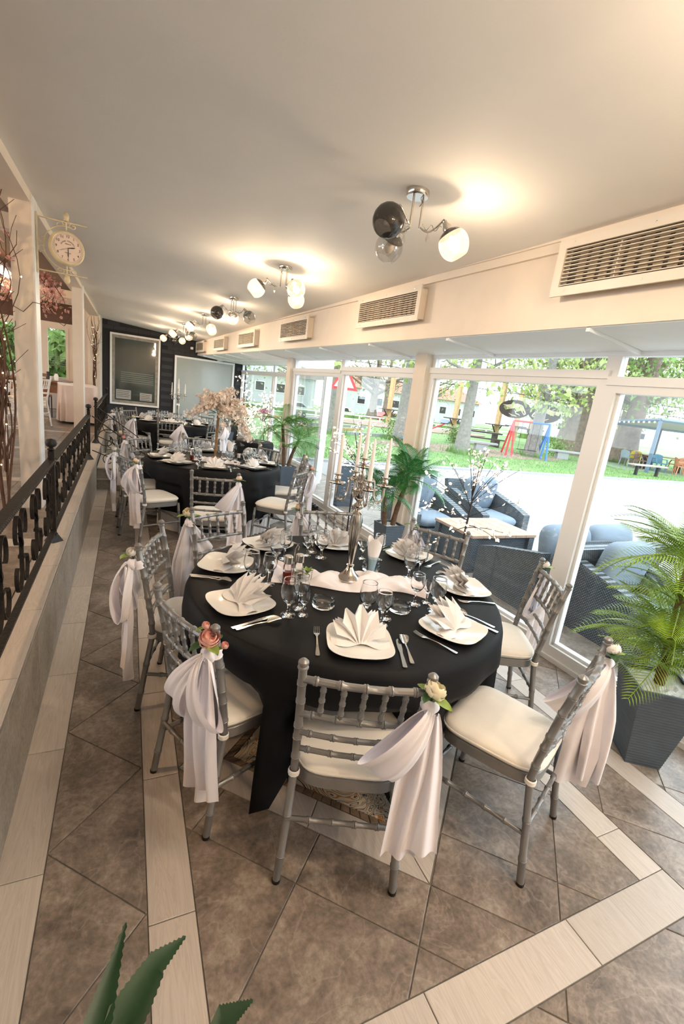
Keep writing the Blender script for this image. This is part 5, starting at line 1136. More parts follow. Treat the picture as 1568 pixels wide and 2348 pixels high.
def twig_bundle(x, y, zb, h, n, label, seed, r0, lights, pink=0):
    r = random.Random(seed); t = T('twig_bundle', label, 'branches', (x, y, zb)); pts = []
    for i in range(n):
        P = []; a = r.random()*6; ax = r.uniform(.03, .09)*h*.35; f1, f2 = r.uniform(6, 13), r.uniform(6, 13); z0, z1 = (0, h) if i < 4 else (r.uniform(0, .5)*h, r.uniform(.6, 1.0)*h); out = r.uniform(-.14, .14)
        for k in range(15): u = k/14; P.append((.02*math.cos(a)+ax*math.sin(f1*u+a)*(.3+u)+out*u*u, .02*math.sin(a)+ax*math.sin(f2*u+a*2)*(.3+u), z0+(z1-z0)*u))
        ob('branch', MB().tube(P, [(r0 if i < 4 else r0*.5)*(1-.75*k/14)+.0012 for k in range(15)], 6), M['twig'], t); pts += P[3::3]
        for q in range(3):
            b = Vector(P[r.randint(5, 14)]); d = Vector((r.uniform(-1, 1), r.uniform(-.3, .3), r.uniform(.2, 1))).normalized(); ob('twig', MB().tube([b, b+d*.06*h*.4+Vector((0, 0, .02)), b+d*.12*h*.4+Vector((.02, 0, .06))], .0018, 4), M['twig'], t)
    if lights:
        me = MB().ball((0, 0, 0), .006, 6).mesh('fairy_light', M['ledw'])
        for p in r.sample(pts, min(lights, len(pts))): link('fairy_light', me, t, TM(p[0]+.01, p[1]-.02, p[2]))
    if pink: stuff(ob('blossoms', scatter(bl_mesh('b', None, .03), [(r.gauss(-.06, .05), r.gauss(0, .05), r.uniform(.75, 1)*h) for _ in range(pink)], r), M['blossomp'], t, smooth=False))
twig_bundle(-.865, 4.33, PZ, 2.3, 15, 'tall bundle of curly brown twigs beside the first column with fairy lights', 2, .009, 16, 40)
twig_bundle(-.74, 13.2, PZ+.55, 1.75, 12, 'curly twigs standing against the pale corner by the dark wall', 5, .014, 12)
tw = MB().tube([(-.80, 4.44, 2.06), (-.72, 4.40, 2.02), (-.66, 4.42, 2.1), (-.6, 4.45, 2.1), (-.52, 4.5, 2.0), (-.47, 4.52, 1.97), (-.42, 4.55, 2.05)], .003, 5); tag(ob('curling_twig', tw, M['twig']), 'thin brown twig curling across the first column under the clock', 'branch')
tag(ob('loose_branch', MB().tube([(-.83, 4.44, 1.1), (-.88, 4.42, .95), (-.93, 4.40, .86)], [.009, .01, .012], 7), M['twig']), 'cut reddish branch end sticking out left of the first column', 'branch')

# ------------------------------------------------------------------ outdoors: yard, lawn, trees, playground
GZ = -.1
M['yard'] = mat('pale_gravel', (.34, .33, .32), .95, noise=(60, .16), bump=(150, .4)); M['kerb'] = mat('grey_kerb', (.36, .36, .36), .9, noise=(20, .1)); M['dirt'] = mat('leaf_litter', (.28, .20, .15), .95, noise=(30, .35))
m, nt, p = newmat('spring_grass'); M['grass'] = m; nz = N(nt, 'ShaderNodeTexNoise'); nz.inputs['Scale'].default_value = .7; nz.inputs['Detail'].default_value = 8; g = N(nt, 'ShaderNodeNewGeometry'); nt.links.new(g.outputs['Position'], nz.inputs['Vector'])
nt.links.new(ramp(nt, nz.outputs[0], [(.3, (.15, .20, .08)), (.5, (.14, .25, .07)), (.65, (.18, .28, .09)), (.78, (.25, .22, .16))]), p.inputs['Base Color']); p.inputs['Roughness'].default_value = .9
M['blade'] = mat('grass_blade', (.14, .27, .06), .8, noise=(3, .3)); M['bark2'] = mat('grey_tree_bark', (.26, .235, .215), .95, noise=(9, .25), bump=(14, 1.0)); M['bark3'] = mat('brown_tree_bark', (.20, .15, .115), .95, noise=(6, .35), bump=(9, 1.0))
for k, c in (('spring', (.33, .40, .13)), ('fresh', (.17, .27, .07)), ('olive', (.27, .29, .13))): M['fol_'+k] = mat(k+'_foliage', c, .7, noise=(2, .25), trans=0)
S('ground_yard', MB().slab([(2.98, -14, GZ-.05), (60, -14, GZ-.05), (60, 11.6, GZ-.05), (2.6, 11.6, GZ-.05)], .05).bb(-12, 2.98, 14.25, 16, GZ-.05, GZ), M['yard'])
lawn = MB().grid(lambda u, v: (-25+125*u, (11.72 if v == 0 else 11.72+88*v**1.5), GZ+.02-(max(0, v-.3)*1.6)), 40, 14); lo_ = S('ground_lawn', lawn, M['grass']); lo_.data.flip_normals() if lo_.data.polygons[0].normal.z < 0 else None
S('trim_kerb', MB().bb(2.6, 60, 11.55, 11.74, GZ-.05, GZ+.06), M['kerb'])
S('ground_play_patch', MB().prism([(15+5.5*math.cos(a), 17.5+1.9*math.sin(a)) for a in [i*PI/12 for i in range(24)]], GZ, GZ+.028).prism([(19+8*math.cos(a), 31+3*math.sin(a)) for a in [i*PI/12 for i in range(24)]], GZ-.3, GZ+.026), M['dirt'])
rgx = random.Random(17); gb = MB()
for i in range(9000):
    y = 11.8+abs(rgx.gauss(0, 1))*4.5; x = rgx.uniform(3.5, 32); h = rgx.uniform(.04, .12); a = rgx.random()*3; w = .012; gb.add([(x-w*math.cos(a), y-w*math.sin(a), GZ+.015), (x+w*math.cos(a), y+w*math.sin(a), GZ+.015), (x+rgx.uniform(-.04, .04), y, GZ+h)], [(0, 1, 2)])
for cx, cy in ((13.08, 16.1), (18.3, 17.2), (25.6, 17.4), (11.8, 19.2), (8.4, 20)):
    for i in range(260): a = rgx.random()*6.3; d = .25+abs(rgx.gauss(0, .35)); x, y = cx+d*math.cos(a), cy+d*math.sin(a); w = .02; gb.add([(x-w, y, GZ), (x+w, y, GZ), (x+rgx.uniform(-.1, .1), y, GZ+rgx.uniform(.15, .4))], [(0, 1, 2)])
go = tag(ob('grass_blades', gb, M['blade'], smooth=False), 'loose green grass blades and tufts on the lawn', 'grass'); stuff(go)
lit = MB()
for i in range(1500):
    x, y = rgx.uniform(5, 32), 11.5-abs(rgx.gauss(0, 1.2)); s_ = .03; a = rgx.random()*3; lit.add([(x-s_*math.cos(a), y-s_*math.sin(a), GZ+.004), (x+s_*math.sin(a)*.5, y-s_*math.cos(a)*.5, GZ+.012), (x+s_*math.cos(a), y+s_*math.sin(a), GZ+.004)], [(0, 1, 2)])
stuff(tag(ob('fallen_leaves', lit, M['dirt'], smooth=False), 'dry brown leaves scattered on the yard along the kerb', 'leaves'))
leafq = MB().add([(-.05, 0, 0), (0, -.03, 0), (.06, 0, .01), (0, .03, 0)], [(0, 1, 2, 3)])
def tree(x, y, r, h, lean, label, bark, fol, nl, zc, cr, seed, group, nbr=7, forks=(), lb=4):
    rr = random.Random(seed); t = T('tree', label, 'tree', (x, y, GZ), 0, group); P = [(lean[0]*(u**1.3)*h, lean[1]*u*h, h*u) for u in [i/10 for i in range(11)]]
    ob('trunk', MB().tube(P, [r*(1.45 if i == 0 else 1.12 if i == 1 else 1-.055*i) for i in range(11)], 14), M[bark], t)
    pts = []
    for b in range(nbr):
        i = rr.randint(lb, 9); p0 = Vector(P[i]); a = rr.random()*6.3; L = cr*rr.uniform(.6, 1.1); el = rr.uniform(.1, .9); path = [p0+Vector((math.cos(a)*math.cos(el)*L*u, math.sin(a)*math.cos(el)*L*u, math.sin(el)*L*u+rr.uniform(-.1, .1)*L*.5*u)) for u in [k/5 for k in range(6)]]
        br_ = ob('bough', MB().tube(path, [r*.35*(1-.8*k/5)+.01 for k in range(6)], 7), M[bark], t)
        for q in range(5):
            b0 = path[rr.randint(2, 5)]; d = Vector((rr.uniform(-1, 1), rr.uniform(-1, 1), rr.uniform(-.5, .7))).normalized(); e = [b0+d*cr*.4*u for u in (0, .5, 1)]; ob('bough', MB().tube(e, [.03, .02, .008], 5), M[bark], br_); pts += e
        pts += path[2:]
    for (z0, dx, dy, L, w) in forks:
        p0 = Vector(P[min(10, int(z0/h*10))]); path = [p0+Vector((dx*L*u, dy*L*u, L*u*(.45+.5*u))) for u in [k/5 for k in range(6)]]; ob('bough', MB().tube(path, [w*(1-.5*k/5) for k in range(6)], 9), M[bark], t); pts += path[3:]
    if nl:
        V = []
        for i in range(nl): q = rr.choice(pts); V.append((q[0]+rr.gauss(0, cr*.22), q[1]+rr.gauss(0, cr*.22), max(zc, q[2]+rr.gauss(0, cr*.2))))
        stuff(ob('foliage', scatter(leafq, V, rr, 1.4, 3.4), M[fol], t, smooth=False))
    return t
tree(13.08, 16.1, .25, 8, (.0, 0), 'grey trunked tree standing left of the oval horse signs', 'bark2', 'fol_spring', 1500, 2.2, 3.0, 1, 'trees on the lawn', 12, (), 3)
tree(18.35, 17.2, .30, 9, (.015, 0), 'grey trunked tree standing before the right oval sign', 'bark2', 'fol_spring', 1500, 2.2, 3.0, 2, 'trees on the lawn', 12, (), 3)
tree(25.0, 20.4, .72, 9, (.0, 0), 'massive old tree with a low heavy bough by the window post', 'bark3', 'fol_spring', 2800, 2.4, 4.2, 3, 'trees on the lawn', 12, ((2.2, .9, -.4, 4.5, .42), (3, -.8, .2, 3.5, .3)))
tree(26.3, 17.9, .62, 8.5, (.10, 0), 'thick leaning tree behind the open pavilion', 'bark3', 'fol_fresh', 3400, 2.6, 4.0, 4, 'trees on the lawn', 14, (), 3)
tree(11.8, 19.2, .27, 9, (.0, 0), 'straight grey trunk seen left of the wide window post', 'bark2', 'fol_spring', 1200, 3.0, 2.5, 5, 'trees on the lawn', 9, (), 3)
tree(8.4, 20.0, .30, 9, (.0, 0), 'dark straight trunk behind the white round pole', 'bark2', 'fol_spring', 1200, 3.0, 2.5, 6, 'trees on the lawn', 9, (), 3)
tree(20.6, 39, .42, 5.5, (.02, 0), 'bare spreading tree far behind the fence', 'bark3', 'fol_olive', 150, 2.0, 4.0, 7, 'trees on the lawn', 12)
tree(33, 23, .4, 8, (0, 0), 'leafy yellow-green tree behind the pavilion, farthest right', 'bark3', 'fol_spring', 5000, 1.8, 4.6, 8, 'trees on the lawn', 16, (), 2)
tree(40, 34, .4, 9, (0, 0), 'pale green tree in the distance beyond the pavilion', 'bark3', 'fol_spring', 4200, 1.5, 5.0, 9, 'trees on the lawn', 16, (), 2)
for i, (x, y) in enumerate(((9, 46), (16, 50), (27, 48), (35, 50), (48, 46), (5, 38), (56, 40))):
    tree(x, y, .3, 7, (0, 0), 'distant spring tree behind the white fence, %s from the left' % ('second', 'third', 'fourth', 'fifth', 'sixth', 'first', 'last')[i], 'bark3', ('fol_olive', 'fol_spring')[i % 2], 1100, 1.5, 4.5, 20+i, 'distant trees', 8)
for i, (x, y) in enumerate(((-1.6, 17.0), (-3.0, 18.0), (-.3, 17.5))): tree(x, y, .15, 2.4, (0, 0), 'leafy green bush outside the rear hall window, %s' % ('middle', 'left', 'right')[i], 'bark3', 'fol_fresh', 2000, .2, 1.3, 40+i, 'bushes behind the hall', 12)
def hedge(x0, x1, y, h, label, seed, z=GZ-.1):
    rr = random.Random(seed); t = T('hedge', label, 'hedge', ((x0+x1)/2, y, z)); L = x1-x0
    ob('core', MB().grid(lambda u, v: ((u-.5)*L, -.35+.1*rr.random()+(.7 if v > .99 else 0), h*min(1, v*1.15)+.06*rr.random()), int(L*2)+2, 6), M['fol_fresh'], t); stuff(ob('foliage', scatter(leafq, [(rr.uniform(-.5, .5)*L, rr.gauss(-.3, .12), h*rr.random()**.7) for _ in range(int(L*110))], rr, .8, 1.6), M['fol_fresh'], t, smooth=False))
hedge(8, 19, 37.5, .8, 'clipped green hedge along the white fence, left run', 1, -.6); hedge(21, 34, 37.8, .85, 'clipped green hedge along the white fence, right run', 2, -.6); hedge(36, 50, 36, .8, 'clipped green hedge behind the pavilion', 3, -.6)
def bush(x, y, r, label, seed):
    rr = random.Random(seed); t = T('shrub', label, 'shrub', (x, y, GZ)); ob('stem', MB().tube([(0, 0, 0), (0, 0, r)], .04, 6), M['bark3'], t); stuff(ob('foliage', scatter(leafq, [(rr.gauss(0, r*.4), rr.gauss(0, r*.4), abs(rr.gauss(r*.7, r*.4))) for _ in range(500)], rr, .8, 1.5), M['fol_fresh'], t, smooth=False))
bush(21.3, 18.3, .75, 'round green shrub by the foot of the massive tree', 1); bush(16.2, 20.6, .7, 'upright shrub beside the brown picnic table', 2); bush(12.2, 20.4, .8, 'leafy shrub left of the wide window post', 3)
fn = T('white_rail_fence', 'low white rail fence far across the lawn', 'fence', (0, 36.2, -.62))
for k in range(26): ob('post', MB().box(4+k*2, 0, .42, .1, .1, .84), M['white'], fn, smooth=False)
for z in (.45, .8): ob('rail', MB().bb(4, 54, -.04, .04, z-.05, z+.05), M['white'], fn, smooth=False)
def car(x, y, rz, col, label):
    t = T('parked_car', label, 'car', (x, y, -1.0), rz); mt = mat(label.split()[0]+'_car_paint', col, .25, .2, noise=(2, .05)); prof = [(-2.1, .35), (-2.1, .8), (-1.6, .95), (-.9, 1.0), (-.4, 1.42), (.9, 1.45), (1.6, 1.0), (2.05, .85), (2.1, .35)]
    ob('body', MB().add([(a, -.85, b) for a, b in prof]+[(a, .85, b) for a, b in prof], [tuple(range(8, -1, -1)), tuple(range(9, 18))]+[(i, (i+1) % 9, 9+(i+1) % 9, 9+i) for i in range(9)]), mt, t, smooth=False)
    ob('side_window', MB().slab([(-.75, -.86, 1.02), (1.35, -.86, 1.02), (.85, -.86, 1.38), (-.35, -.86, 1.36)], .01), M['teal'], t, smooth=False)
    for wx in (-1.3, 1.3): ob('wheel', MB().lathe([(0, -.1), (.32, -.1), (.32, .1), (0, .1)], 16).xf(TM(wx, -.8, .32, 0, PI/2)), M['iron'], t)
car(15, 46, 0, (.8, .8, .8), 'white car parked beyond the fence, left of the bare tree'); car(20.5, 47, .1, (.75, .76, .78), 'pale car parked behind the bare tree'); car(34, 45, 0, (.12, .16, .3), 'blue car parked beyond the fence near the signs'); car(26, 46, 0, (.5, .05, .04), 'red car parked beyond the fence')
M['house'] = mat('white_render', (.5, .5, .5), .9, noise=(3, .04)); M['roofr'] = mat('red_roof', (.42, .16, .11), .8, noise=(3, .2))
def house(x, y, w, h, label, roof):
    t = T('far_building', label, 'building', (x, y, -1.2)); ob('wall', MB().bb(-w/2, w/2, 0, 8, 0, h), M['house'], t, smooth=False)
    ob('roof', MB().add([(-w/2-.5, -.5, h), (w/2+.5, -.5, h), (w/2+.5, 8.5, h), (-w/2-.5, 8.5, h), (-w/2+1, 4, h+2), (w/2-1, 4, h+2)], [(0, 1, 5, 4), (2, 3, 4, 5), (1, 2, 5), (3, 0, 4), (3, 2, 1, 0)]), M['roofr' if roof else 'kerb'], t, smooth=False)
    for k in range(int(w/3)): f_ = ob('window', MB().bb(-w/2+1+k*3, -w/2+2.4+k*3, -.06, .02, h*.45, h*.75), M['white'], t, smooth=False); ob('pane', MB().bb(-w/2+1.1+k*3, -w/2+2.3+k*3, -.08, -.05, h*.45+.1, h*.75-.1), M['teal'], f_, smooth=False)
house(14, 66, 22, 4.5, 'long white building beyond the car park, left', 0); house(42, 64, 24, 4.2, 'white building with red roof far behind the signs', 1); house(75, 55, 26, 4, 'long white hall beyond the pavilion', 0)
# oval horse signs, poles with round shelf tables, wires
M['signb'] = mat('dark_brown_sign', (.045, .028, .022), .6, noise=(12, .3)); M['signc'] = mat('tan_relief', (.55, .42, .30), .6, noise=(12, .15)); M['pole'] = mat('orange_pine_pole', (.58, .36, .18), .7, noise=(6, .2))
def horse_sign(x, y, z, rz, label, mir):
    t = T('oval_sign', label, 'sign', (x, y, z), rz, 'oval horse signs'); W, H = .92, .55
    ob('board', MB().add([(W*math.cos(a), -.03, H*math.sin(a)) for a in [i*PI/18 for i in range(36)]]+[(W*math.cos(a), .03, H*math.sin(a)) for a in [i*PI/18 for i in range(36)]], [tuple(range(36)), tuple(range(71, 35, -1))]+[((i+1) % 36, i, 36+i, 36+(i+1) % 36) for i in range(36)]), M['signb'], t, smooth=False)
    mx = -1 if mir else 1
    def st(P, r): ob('horse_relief', MB().tube([(mx*a, -.045, b) for a, b in P], [q*1.7 for q in r], 6), M['signc'], t)
    st([(.28, .28), (.42, .2), (.52, .02), (.62, -.12), (.66, -.22), (.60, -.27), (.52, -.2), (.42, -.08), (.34, -.02)], [.02, .03, .03, .03, .028, .025, .02, .02, .012])
    for k in range(4): st([(.36-.02*k, .26-.03*k), (.1, .30-.06*k), (-.2, .22-.06*k), (-.5, .16-.07*k), (-.72+.06*k, .2-.09*k)], [.012, .026, .03, .022, .006])
    st([(.34, -.04), (.18, -.1), (.05, -.14), (-.02, -.05)], [.015, .025, .02, .008]); st([(.05, -.14), (.12, -.26), (.3, -.3), (.36, -.38)], [.018, .025, .022, .01]); st([(-.3, -.28), (-.1, -.38), (.12, -.4), (.2, -.46)], [.01, .022, .02, .008])
    for sx in (-.5, .5): ob('hanger', MB().tube([(sx, 0, H*.8), (sx, 0, 1.75)], .01, 5), M['iron'], t)
horse_sign(21.57, 22.26, 2.19, math.radians(-44), 'left oval brown sign with a tan running horse', False); horse_sign(22.78, 21.03, 2.13, math.radians(-44), 'right oval brown sign with a horse, partly behind the tree', True)
for i, (x, y, h) in enumerate(((24.06, 26.2, 4.1), (23.0, 29.75, 3.9), (19.7, 34.3, 4.2), (27.8, 28.2, 3.8), (25.6, 24.4, 3.8))):
    t = T('shelf_pole', 'orange timber pole with a small braced shelf table, %s' % ('left of the oval signs', 'left behind the grey tree', 'farthest left by the fence', 'behind the left oval sign', 'by the massive tree')[i], 'pole', (x, y, GZ), .3); ob('pole', MB().box(0, 0, h/2, .3, .3, h), M['pole'], t, smooth=False); ob('shelf', MB().box(0, 0, 1.12, 1.6, 1.0, .07), M['signb'], t, smooth=False)
    for sx in (-1, 1): ob('brace', MB().tube([(sx*.12, 0, .55), (sx*.6, 0, 1.08)], .05, 6), M['signb'], t)
for z, dx in ((3.9, 0), (3.3, 1.2)): tag(ob('overhead_wire', MB().tube([(12+dx, 33, z+.3), (24+dx, 25.5, z), (34, 18.5, z-.3)], .025, 5), M['iron']), 'dark overhead cable strung above the signs, %s' % ('upper' if z > 3.5 else 'lower'), 'cable')
# playground
M['red'] = mat('red_paint', (.62, .05, .06), .4, noise=(6, .1)); M['blue'] = mat('blue_paint', (.05, .17, .48), .4, noise=(6, .1))
sw = T('swing_frame', 'children swing with red and blue legs on the lawn', 'swing', (0, 0, GZ))
for pts_, tp, mt in ((((17.05, 17.9), (16.2, 16.7), (16.1, 16.2)), (16.7, 17.1, 1.66), 'red'), (((18.54, 17.0), (17.93, 16.2), (17.7, 15.65)), (18.25, 16.35, 1.68), 'blue')):
    for a, b in pts_: ob('leg', MB().tube([(a, b, 0), ((a+tp[0])/2, (b+tp[1])/2, .9), tp], .045, 8), M[mt], sw)
ob('crossbar', MB().tube([(16.7, 17.1, 1.66), (17.5, 16.72, 1.67)], .045, 8), M['red'], sw); ob('crossbar', MB().tube([(17.5, 16.72, 1.67), (18.25, 16.35, 1.68)], .045, 8), M['blue'], sw)
for a in (.35, .65):
    cx, cy = 16.7+1.55*a, 17.1-.75*a; ob('swing_seat', MB().box(cx, cy, .35, .4, .16, .03, -.45), M['teal'], sw, smooth=False)
    for d in (-.17, .17): ob('chain', MB().tube([(cx+d*.9, cy-d*.42, .36), (cx+d*.9, cy-d*.42, 1.64)], .008, 5), M['teal'], sw)
ss = T('seesaw', 'blue and red metal seesaw left of the grey tree', 'seesaw', (13.3, 19.6, GZ), .35)
ob('beam', MB().tube([(-2.0, -.3, .15), (0, 0, .55), (.1, 0, .56)], .05, 8), M['blue'], ss); ob('beam', MB().tube([(.1, 0, .56), (2.3, .3, 1.0)], .05, 8), M['red'], ss); ob('stand', MB().tube([(-.5, 0, 0), (0, 0, .55), (.5, 0, 0)], .05, 8), M['blue'], ss); ob('beam', MB().tube([(-1.1, -.7, .06), (.4, -.2, .52)], .05, 8), M['red'], ss)
for x, y, z in ((-2.05, -.3, .17), (2.3, .3, 1.02)): ob('saddle', MB().box(x, y, z, .4, .25, .05, .1), M['signb'], ss, smooth=False)
def slab_bench(x, y, rz, label, w=1.7, mt='kerb'):
    t = T('stone_bench', label, 'bench', (x, y, GZ), rz); ob('seat_slab', MB().prism([(-w/2, -.2), (w/2-.1, -.25), (w/2, .15), (-w/2+.1, .25)], .38, .46), M[mt], t, smooth=False); ob('support', MB().bb(-.3, .3, -.15, .15, 0, .38), M[mt], t, smooth=False)
slab_bench(15.6, 17.8, -.3, 'rough stone slab bench left of the swing'); slab_bench(20.5, 17.2, -.35, 'long low stone slab bench right of the swing', 2.2)
pt = T('picnic_table', 'brown timber picnic table behind the swing', 'table', (18.2, 21.5, GZ), -.4); ob('top', MB().bb(-1.5, 1.5, -.4, .4, .72, .8), M['signb'], pt, smooth=False); ob('bench_plank', MB().bb(-1.5, 1.5, -.9, -.6, .42, .48), M['signb'], pt, smooth=False)
for sx in (-1.2, 1.2): ob('leg', MB().box(sx, 0, .36, .12, .7, .72), M['signb'], pt, smooth=False); ob('leg', MB().box(sx, -.75, .21, .12, .2, .42), M['signb'], pt, smooth=False)
for i, (x, y, L, a) in enumerate(((9.6, 22, 4.5, .5), (11.5, 20.6, 5, .2), (8.2, 23, 4, .9), (10.8, 24.5, 5, .4), (7.6, 27, 5, .7), (10, 29, 6, .3))): tag(ob('timber_edging', MB().box(0, 0, .08, L, .16, .16), M['kerb' if i % 2 else 'pole'], loc=(x, y, GZ), rz=a, smooth=False), 'timber edging of the mini golf lanes on the lawn, lane %s' % ('one', 'two', 'three', 'four', 'five', 'six')[i], 'edging', 'mini golf edgings')
tag(ob('white_pole', MB().lathe([(.065, 0), (.065, 2.6)], 18), M['white'], loc=(3.52, 8.6, GZ)), 'round white pole outside the door left of the light tree', 'pole')
ts = T('warning_sign', 'triangular red and white traffic warning sign outside the window', 'traffic sign', (4.9, 10.95, GZ), math.radians(-24)); ob('post', MB().tube([(0, .03, 0), (0, .03, 2.5)], .03, 8), M['kerb'], ts)
tri = lambda s, y: [(-s, y, 2.15-s*.577), (s, y, 2.15-s*.577), (0, y, 2.15+s*1.155)]
ob('red_border', MB().slab(tri(.36, 0), .012), M['red'], ts, smooth=False); ob('white_face', MB().slab(tri(.25, -.013), .012), M['white'], ts, smooth=False); ob('pictogram', MB().slab([(-.1, -.02, 2.02), (.1, -.02, 2.02), (.04, -.02, 2.2), (-.06, -.02, 2.18)], .012), M['ink'], ts, smooth=False)
pb = T('iron_bench', 'black cast iron bench on the lawn left of the white pole', 'bench', (6.2, 17.6, GZ), .3); ob('seat', MB().bb(-.45, .45, -.2, .25, .4, .45), M['teal'], pb, smooth=False); ob('backrest', MB().slab([(-.45, .25, .45), (.45, .25, .45), (.45, .38, .95), (-.45, .38, .95)], .03), M['teal'], pb, smooth=False)
for sx in (-.38, .38): ob('leg', MB().tube([(sx, -.15, 0), (sx, 0, .4), (sx, .3, .8)], .03, 6), M['teal'], pb); ob('armrest', MB().tube([(sx, -.2, .62), (sx, .3, .66)], .025, 6), M['teal'], pb)
# pavilion with plastic chairs
M['slateblue'] = mat('slate_blue_steel', (.12, .17, .24), .45, .2, noise=(5, .1)); M['canvas'] = mat('beige_canvas', (.50, .46, .36), .8, noise=(4, .08)); M['mat'] = mat('green_matting', (.19, .25, .15), .95, noise=(20, .2))
A, B = Vector((22.9, 14.2, 0)), Vector((24.6, 17.7, 0)); D = Vector((3.3, -1.6, 0)).normalized()
pv = T('garden_pavilion', 'open steel pavilion with beige canvas roof on the right lawn', 'pavilion', (0, 0, GZ))
for i, (p0, h) in enumerate(((A, 2.5), (A+D*6, 2.5), (B, 2.2), (B+D*2.6, 2.2), (B+D*6.5, 2.2))): ob('post', MB().box(p0.x, p0.y, h/2, .16, .16, h, .45), M['slateblue' if i < 2 else 'teal'], pv, smooth=False)
E_ = [A, A+D*6, B+D*6, B]; ob('roof_canvas', MB().slab([(p.x, p.y, 2.5 if i < 2 else 2.22) for i, p in enumerate(E_)], .04), M['canvas'], pv, smooth=False)
for a, b, za, zb in ((A, B, 2.55, 2.27), (A, A+D*6, 2.55, 2.55), (B, B+D*6, 2.2, 2.2)): ob('roof_beam', MB().tube([(a.x, a.y, za), (b.x, b.y, zb)], .09, 4), M['slateblue'], pv, smooth=False)
for k in range(8): q = A.lerp(B, .08+k*.11); ob('bulb', MB().ball((q.x-.1, q.y, 2.42-.02*k), .055, 8), M['white'], pv)
S('ground_pavilion_mat', MB().prism([tuple((p)[:2]) for p in (A-D*1.5, A+D*9, B+D*9, B-D*1.5)], GZ, GZ+.045), M['mat'])
def plastic_chair(x, y, rz, mt, label):
    t = T('plastic_chair', label, 'chair', (x, y, GZ+.045), rz, 'plastic chairs in the pavilion'); ob('seat', MB().bb(-.25, .25, -.25, .25, .40, .44), mt, t, smooth=False); ob('backrest', MB().grid(lambda u, v: ((u-.5)*.5, -.25-.06*v-.06*math.cos((u-.5)*PI), .44+.42*v-.08*(2*u-1)**2*v), 8, 5), mt, t, ang=2)
    for sx in (-.23, .23):
        for sy in (-.22, .22): ob('leg', MB().tube([(sx*.95, sy*.95, .42), (sx*1.1, sy*1.1, 0)], .03, 6), mt, t)
        ob('armrest', MB().ribbon([(sx*1.1, -.25, .62), (sx*1.15, .1, .64), (sx*1.1, .22, .42)], (1, 0, 0), .06, .03), mt, t)
for i, (dx, dy, c, n_) in enumerate(((1.3, 1.2, (.06, .17, .24), 'teal'), (.6, 1.6, (.20, .12, .09), 'brown'), (2.1, .7, (.55, .22, .10), 'orange'), (.3, 2.3, (.25, .30, .34), 'grey blue'), (1.0, 2.9, (.60, .45, .06), 'yellow'), (2.7, 2.0, (.50, .2, .1), 'rust'))):
    p0 = A+D*dx+(B-A).normalized()*dy; plastic_chair(p0.x, p0.y, 2.6+i*.7, mat(n_.replace(' ', '_')+'_plastic', c, .5, noise=(6, .08)), '%s plastic garden chair in the pavilion' % n_)
gt = T('garden_table', 'pale long table under the pavilion roof', 'table', (A+D*1.9+(B-A).normalized()*2.0)[:2]+(GZ+.045,) if False else ((A+D*1.9+(B-A).normalized()*2.0).x, (A+D*1.9+(B-A).normalized()*2.0).y, GZ+.045), -.45); ob('top', MB().bb(-1.2, 1.2, -.35, .35, .70, .74), M['woodt'], gt, smooth=False)
for sx in (-1, 1): ob('leg', MB().box(sx*.9, 0, .35, .06, .5, .7), M['teal'], gt, smooth=False)
wb = T('timber_bench', 'grey timber bench on black legs in front of the pavilion', 'bench', (21.0, 13.0, GZ), -.08); ob('plank', MB().bb(-1.05, 1.05, -.16, .16, .45, .51), mat('weathered_timber', (.42, .36, .32), .8, noise=(10, .2)), wb, smooth=False)
for sx in (-.65, .65): ob('leg', MB().box(sx, 0, .22, .08, .12, .45), M['teal'], wb, smooth=False)
# wicker lounge set on the terrace
m, nt, p = newmat('grey_wicker'); M['wicker'] = m; tc = N(nt, 'ShaderNodeTexCoord'); 
ck_ = N(nt, 'ShaderNodeTexBrick'); ck_.inputs['Scale'].default_value = 34; ck_.inputs['Mortar Size'].default_value = .12; ck_.inputs['Color1'].default_value = (.26, .31, .36, 1); ck_.inputs['Color2'].default_value = (.18, .22, .26, 1); ck_.inputs['Mortar'].default_value = (.018, .02, .022, 1); ck_.inputs['Brick Width'].default_value = .9; ck_.inputs['Row Height'].default_value = .45
mp = N(nt, 'ShaderNodeMapping'); mp.inputs['Rotation'].default_value = (PI/2, .0, .0); sx_ = N(nt, 'ShaderNodeSeparateXYZ'); nt.links.new(tc.outputs['Object'], sx_.inputs[0]); ad_ = N(nt, 'ShaderNodeMath', operation='ADD'); nt.links.new(sx_.outputs[0], ad_.inputs[0]); nt.links.new(sx_.outputs[1], ad_.inputs[1]); cb = N(nt, 'ShaderNodeCombineXYZ'); nt.links.new(ad_.outputs[0], cb.inputs[0]); nt.links.new(sx_.outputs[2], cb.inputs[1]); nt.links.new(cb.outputs[0], ck_.inputs['Vector'])
nt.links.new(ck_.outputs['Color'], p.inputs['Base Color']); p.inputs['Roughness'].default_value = .5; bp = N(nt, 'ShaderNodeBump'); bp.inputs['Strength'].default_value = .8; bp.inputs['Distance'].default_value = .01; nt.links.new(ck_.outputs['Fac'], bp.inputs['Height']); bp.invert = True; nt.links.new(bp.outputs[0], p.inputs['Normal'])
M['loungec'] = mat('blue_grey_cushion', (.20, .25, .31), .85, noise=(8, .06), bump=(120, .1))
def pillow(mb, cx, cy, cz_, w, d, h, tilt=0.0):
    def fn(u, v):
        a = 2*PI*u; b = PI*(v-.5); e = .38; f = lambda t, q: math.copysign(abs(t)**q, t); x = f(math.cos(a), e)*f(math.cos(b), .45)*w/2; y = f(math.sin(a), e)*f(math.cos(b), .45)*d/2; z = f(math.sin(b), .8)*h/2
        return (cx+x, cy+y*math.cos(tilt)-z*math.sin(tilt), cz_+y*math.sin(tilt)+z*math.cos(tilt))
    return mb.grid(fn, 28, 10, True)
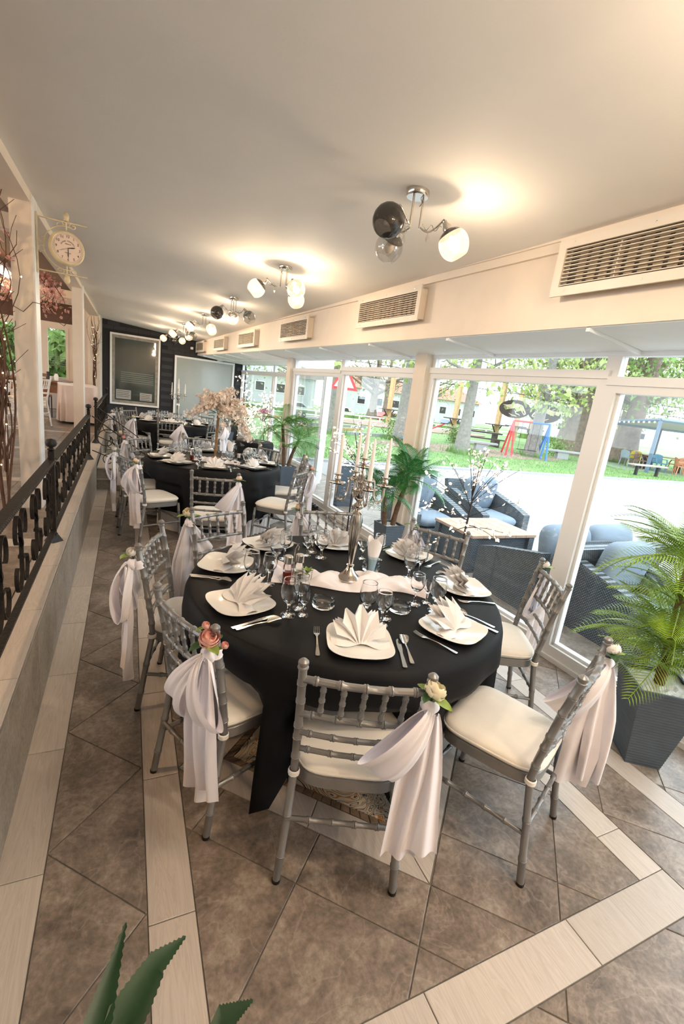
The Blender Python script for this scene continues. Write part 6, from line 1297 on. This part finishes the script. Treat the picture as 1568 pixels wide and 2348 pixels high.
def wicker_seat(x, y, rz, w, label, seats, cat):
    t = T('wicker_'+cat.replace(' ', '_'), label, cat, (x, y, GZ), rz); hw = w/2
    ob('base', MB().bb(-hw+.1, hw-.1, -.33, .36, .08, .30), M['wicker'], t, smooth=False)
    for sx in (-1, 1):
        P = [(-.40, .05), (.38, .05), (.38, .50), (.2, .56), (-.40, .70)]; mb = MB().add([(sx*hw-sx*.11, a, b) for a, b in P]+[(sx*hw, a, b) for a, b in P], [tuple(range(5)), tuple(range(9, 4, -1))]+[((i+1) % 5, i, 5+i, 5+(i+1) % 5) for i in range(5)]); ob('arm', mb, M['wicker'], t, smooth=False)
        for sy in (-.34, .32): ob('foot', MB().box(sx*(hw-.06), sy, .03, .08, .08, .06), M['wicker'], t, smooth=False)
    ob('backrest', MB().slab([(-hw+.02, -.33, .1), (hw-.02, -.33, .1), (hw-.02, -.52, .82), (-hw+.02, -.52, .82)], .08), M['wicker'], t, smooth=False)
    cw = (w-.26)/seats
    for k in range(seats):
        cx = -hw+.13+cw*(k+.5); ob('seat_cushion', pillow(MB(), cx, .03, .38, cw-.01, .66, .15), M['loungec'], t, ang=2); bk = ob('back_cushion', pillow(MB(), cx, -.27, .66, cw-.02, .52, .20, math.radians(78)), M['loungec'], t, ang=2)
        for q in (-.12, .12): ob('button', MB().ball((cx+q, -.17, .68), .012, 6), M['loungec'], bk)
wicker_seat(4.05, 3.12, 0, 1.5, 'grey wicker sofa seen from behind through the big window', 2, 'sofa'); wicker_seat(3.95, 2.15, PI, .85, 'grey wicker armchair nearest the window post, blue-grey cushions', 1, 'armchair')
wicker_seat(3.65, 5.0, PI, .85, 'left of two grey wicker armchairs beyond the coffee table', 1, 'armchair'); wicker_seat(4.75, 5.0, PI, .85, 'right of two grey wicker armchairs beyond the coffee table', 1, 'armchair')
wc = T('wicker_coffee_table', 'wicker coffee table with a plank top among the lounge seats', 'table', (3.85, 4.05, GZ)); ob('body', MB().bb(-.42, .42, -.3, .3, .12, .5), M['wicker'], wc, smooth=False); ob('shelf', MB().bb(-.47, .47, -.35, .35, .08, .12), M['wicker'], wc, smooth=False)
M['teak'] = mat('teak_planks', (.46, .30, .21), .6, noise=(9, .15))
for k in range(6): ob('plank', MB().bb(-.47+k*.157, -.47+k*.157+.152, -.35, .35, .5, .53), M['teak'], wc, smooth=False)
for sx in (-.42, .42):
    for sy in (-.3, .3): ob('leg', MB().box(sx, sy, .25, .08, .08, .5), M['wicker'], wc, smooth=False)
wpot = planter(3.15, 6.6, 0, .13, .17, .75, 'dark wicker planter outside the door'); wpot.location.z = GZ
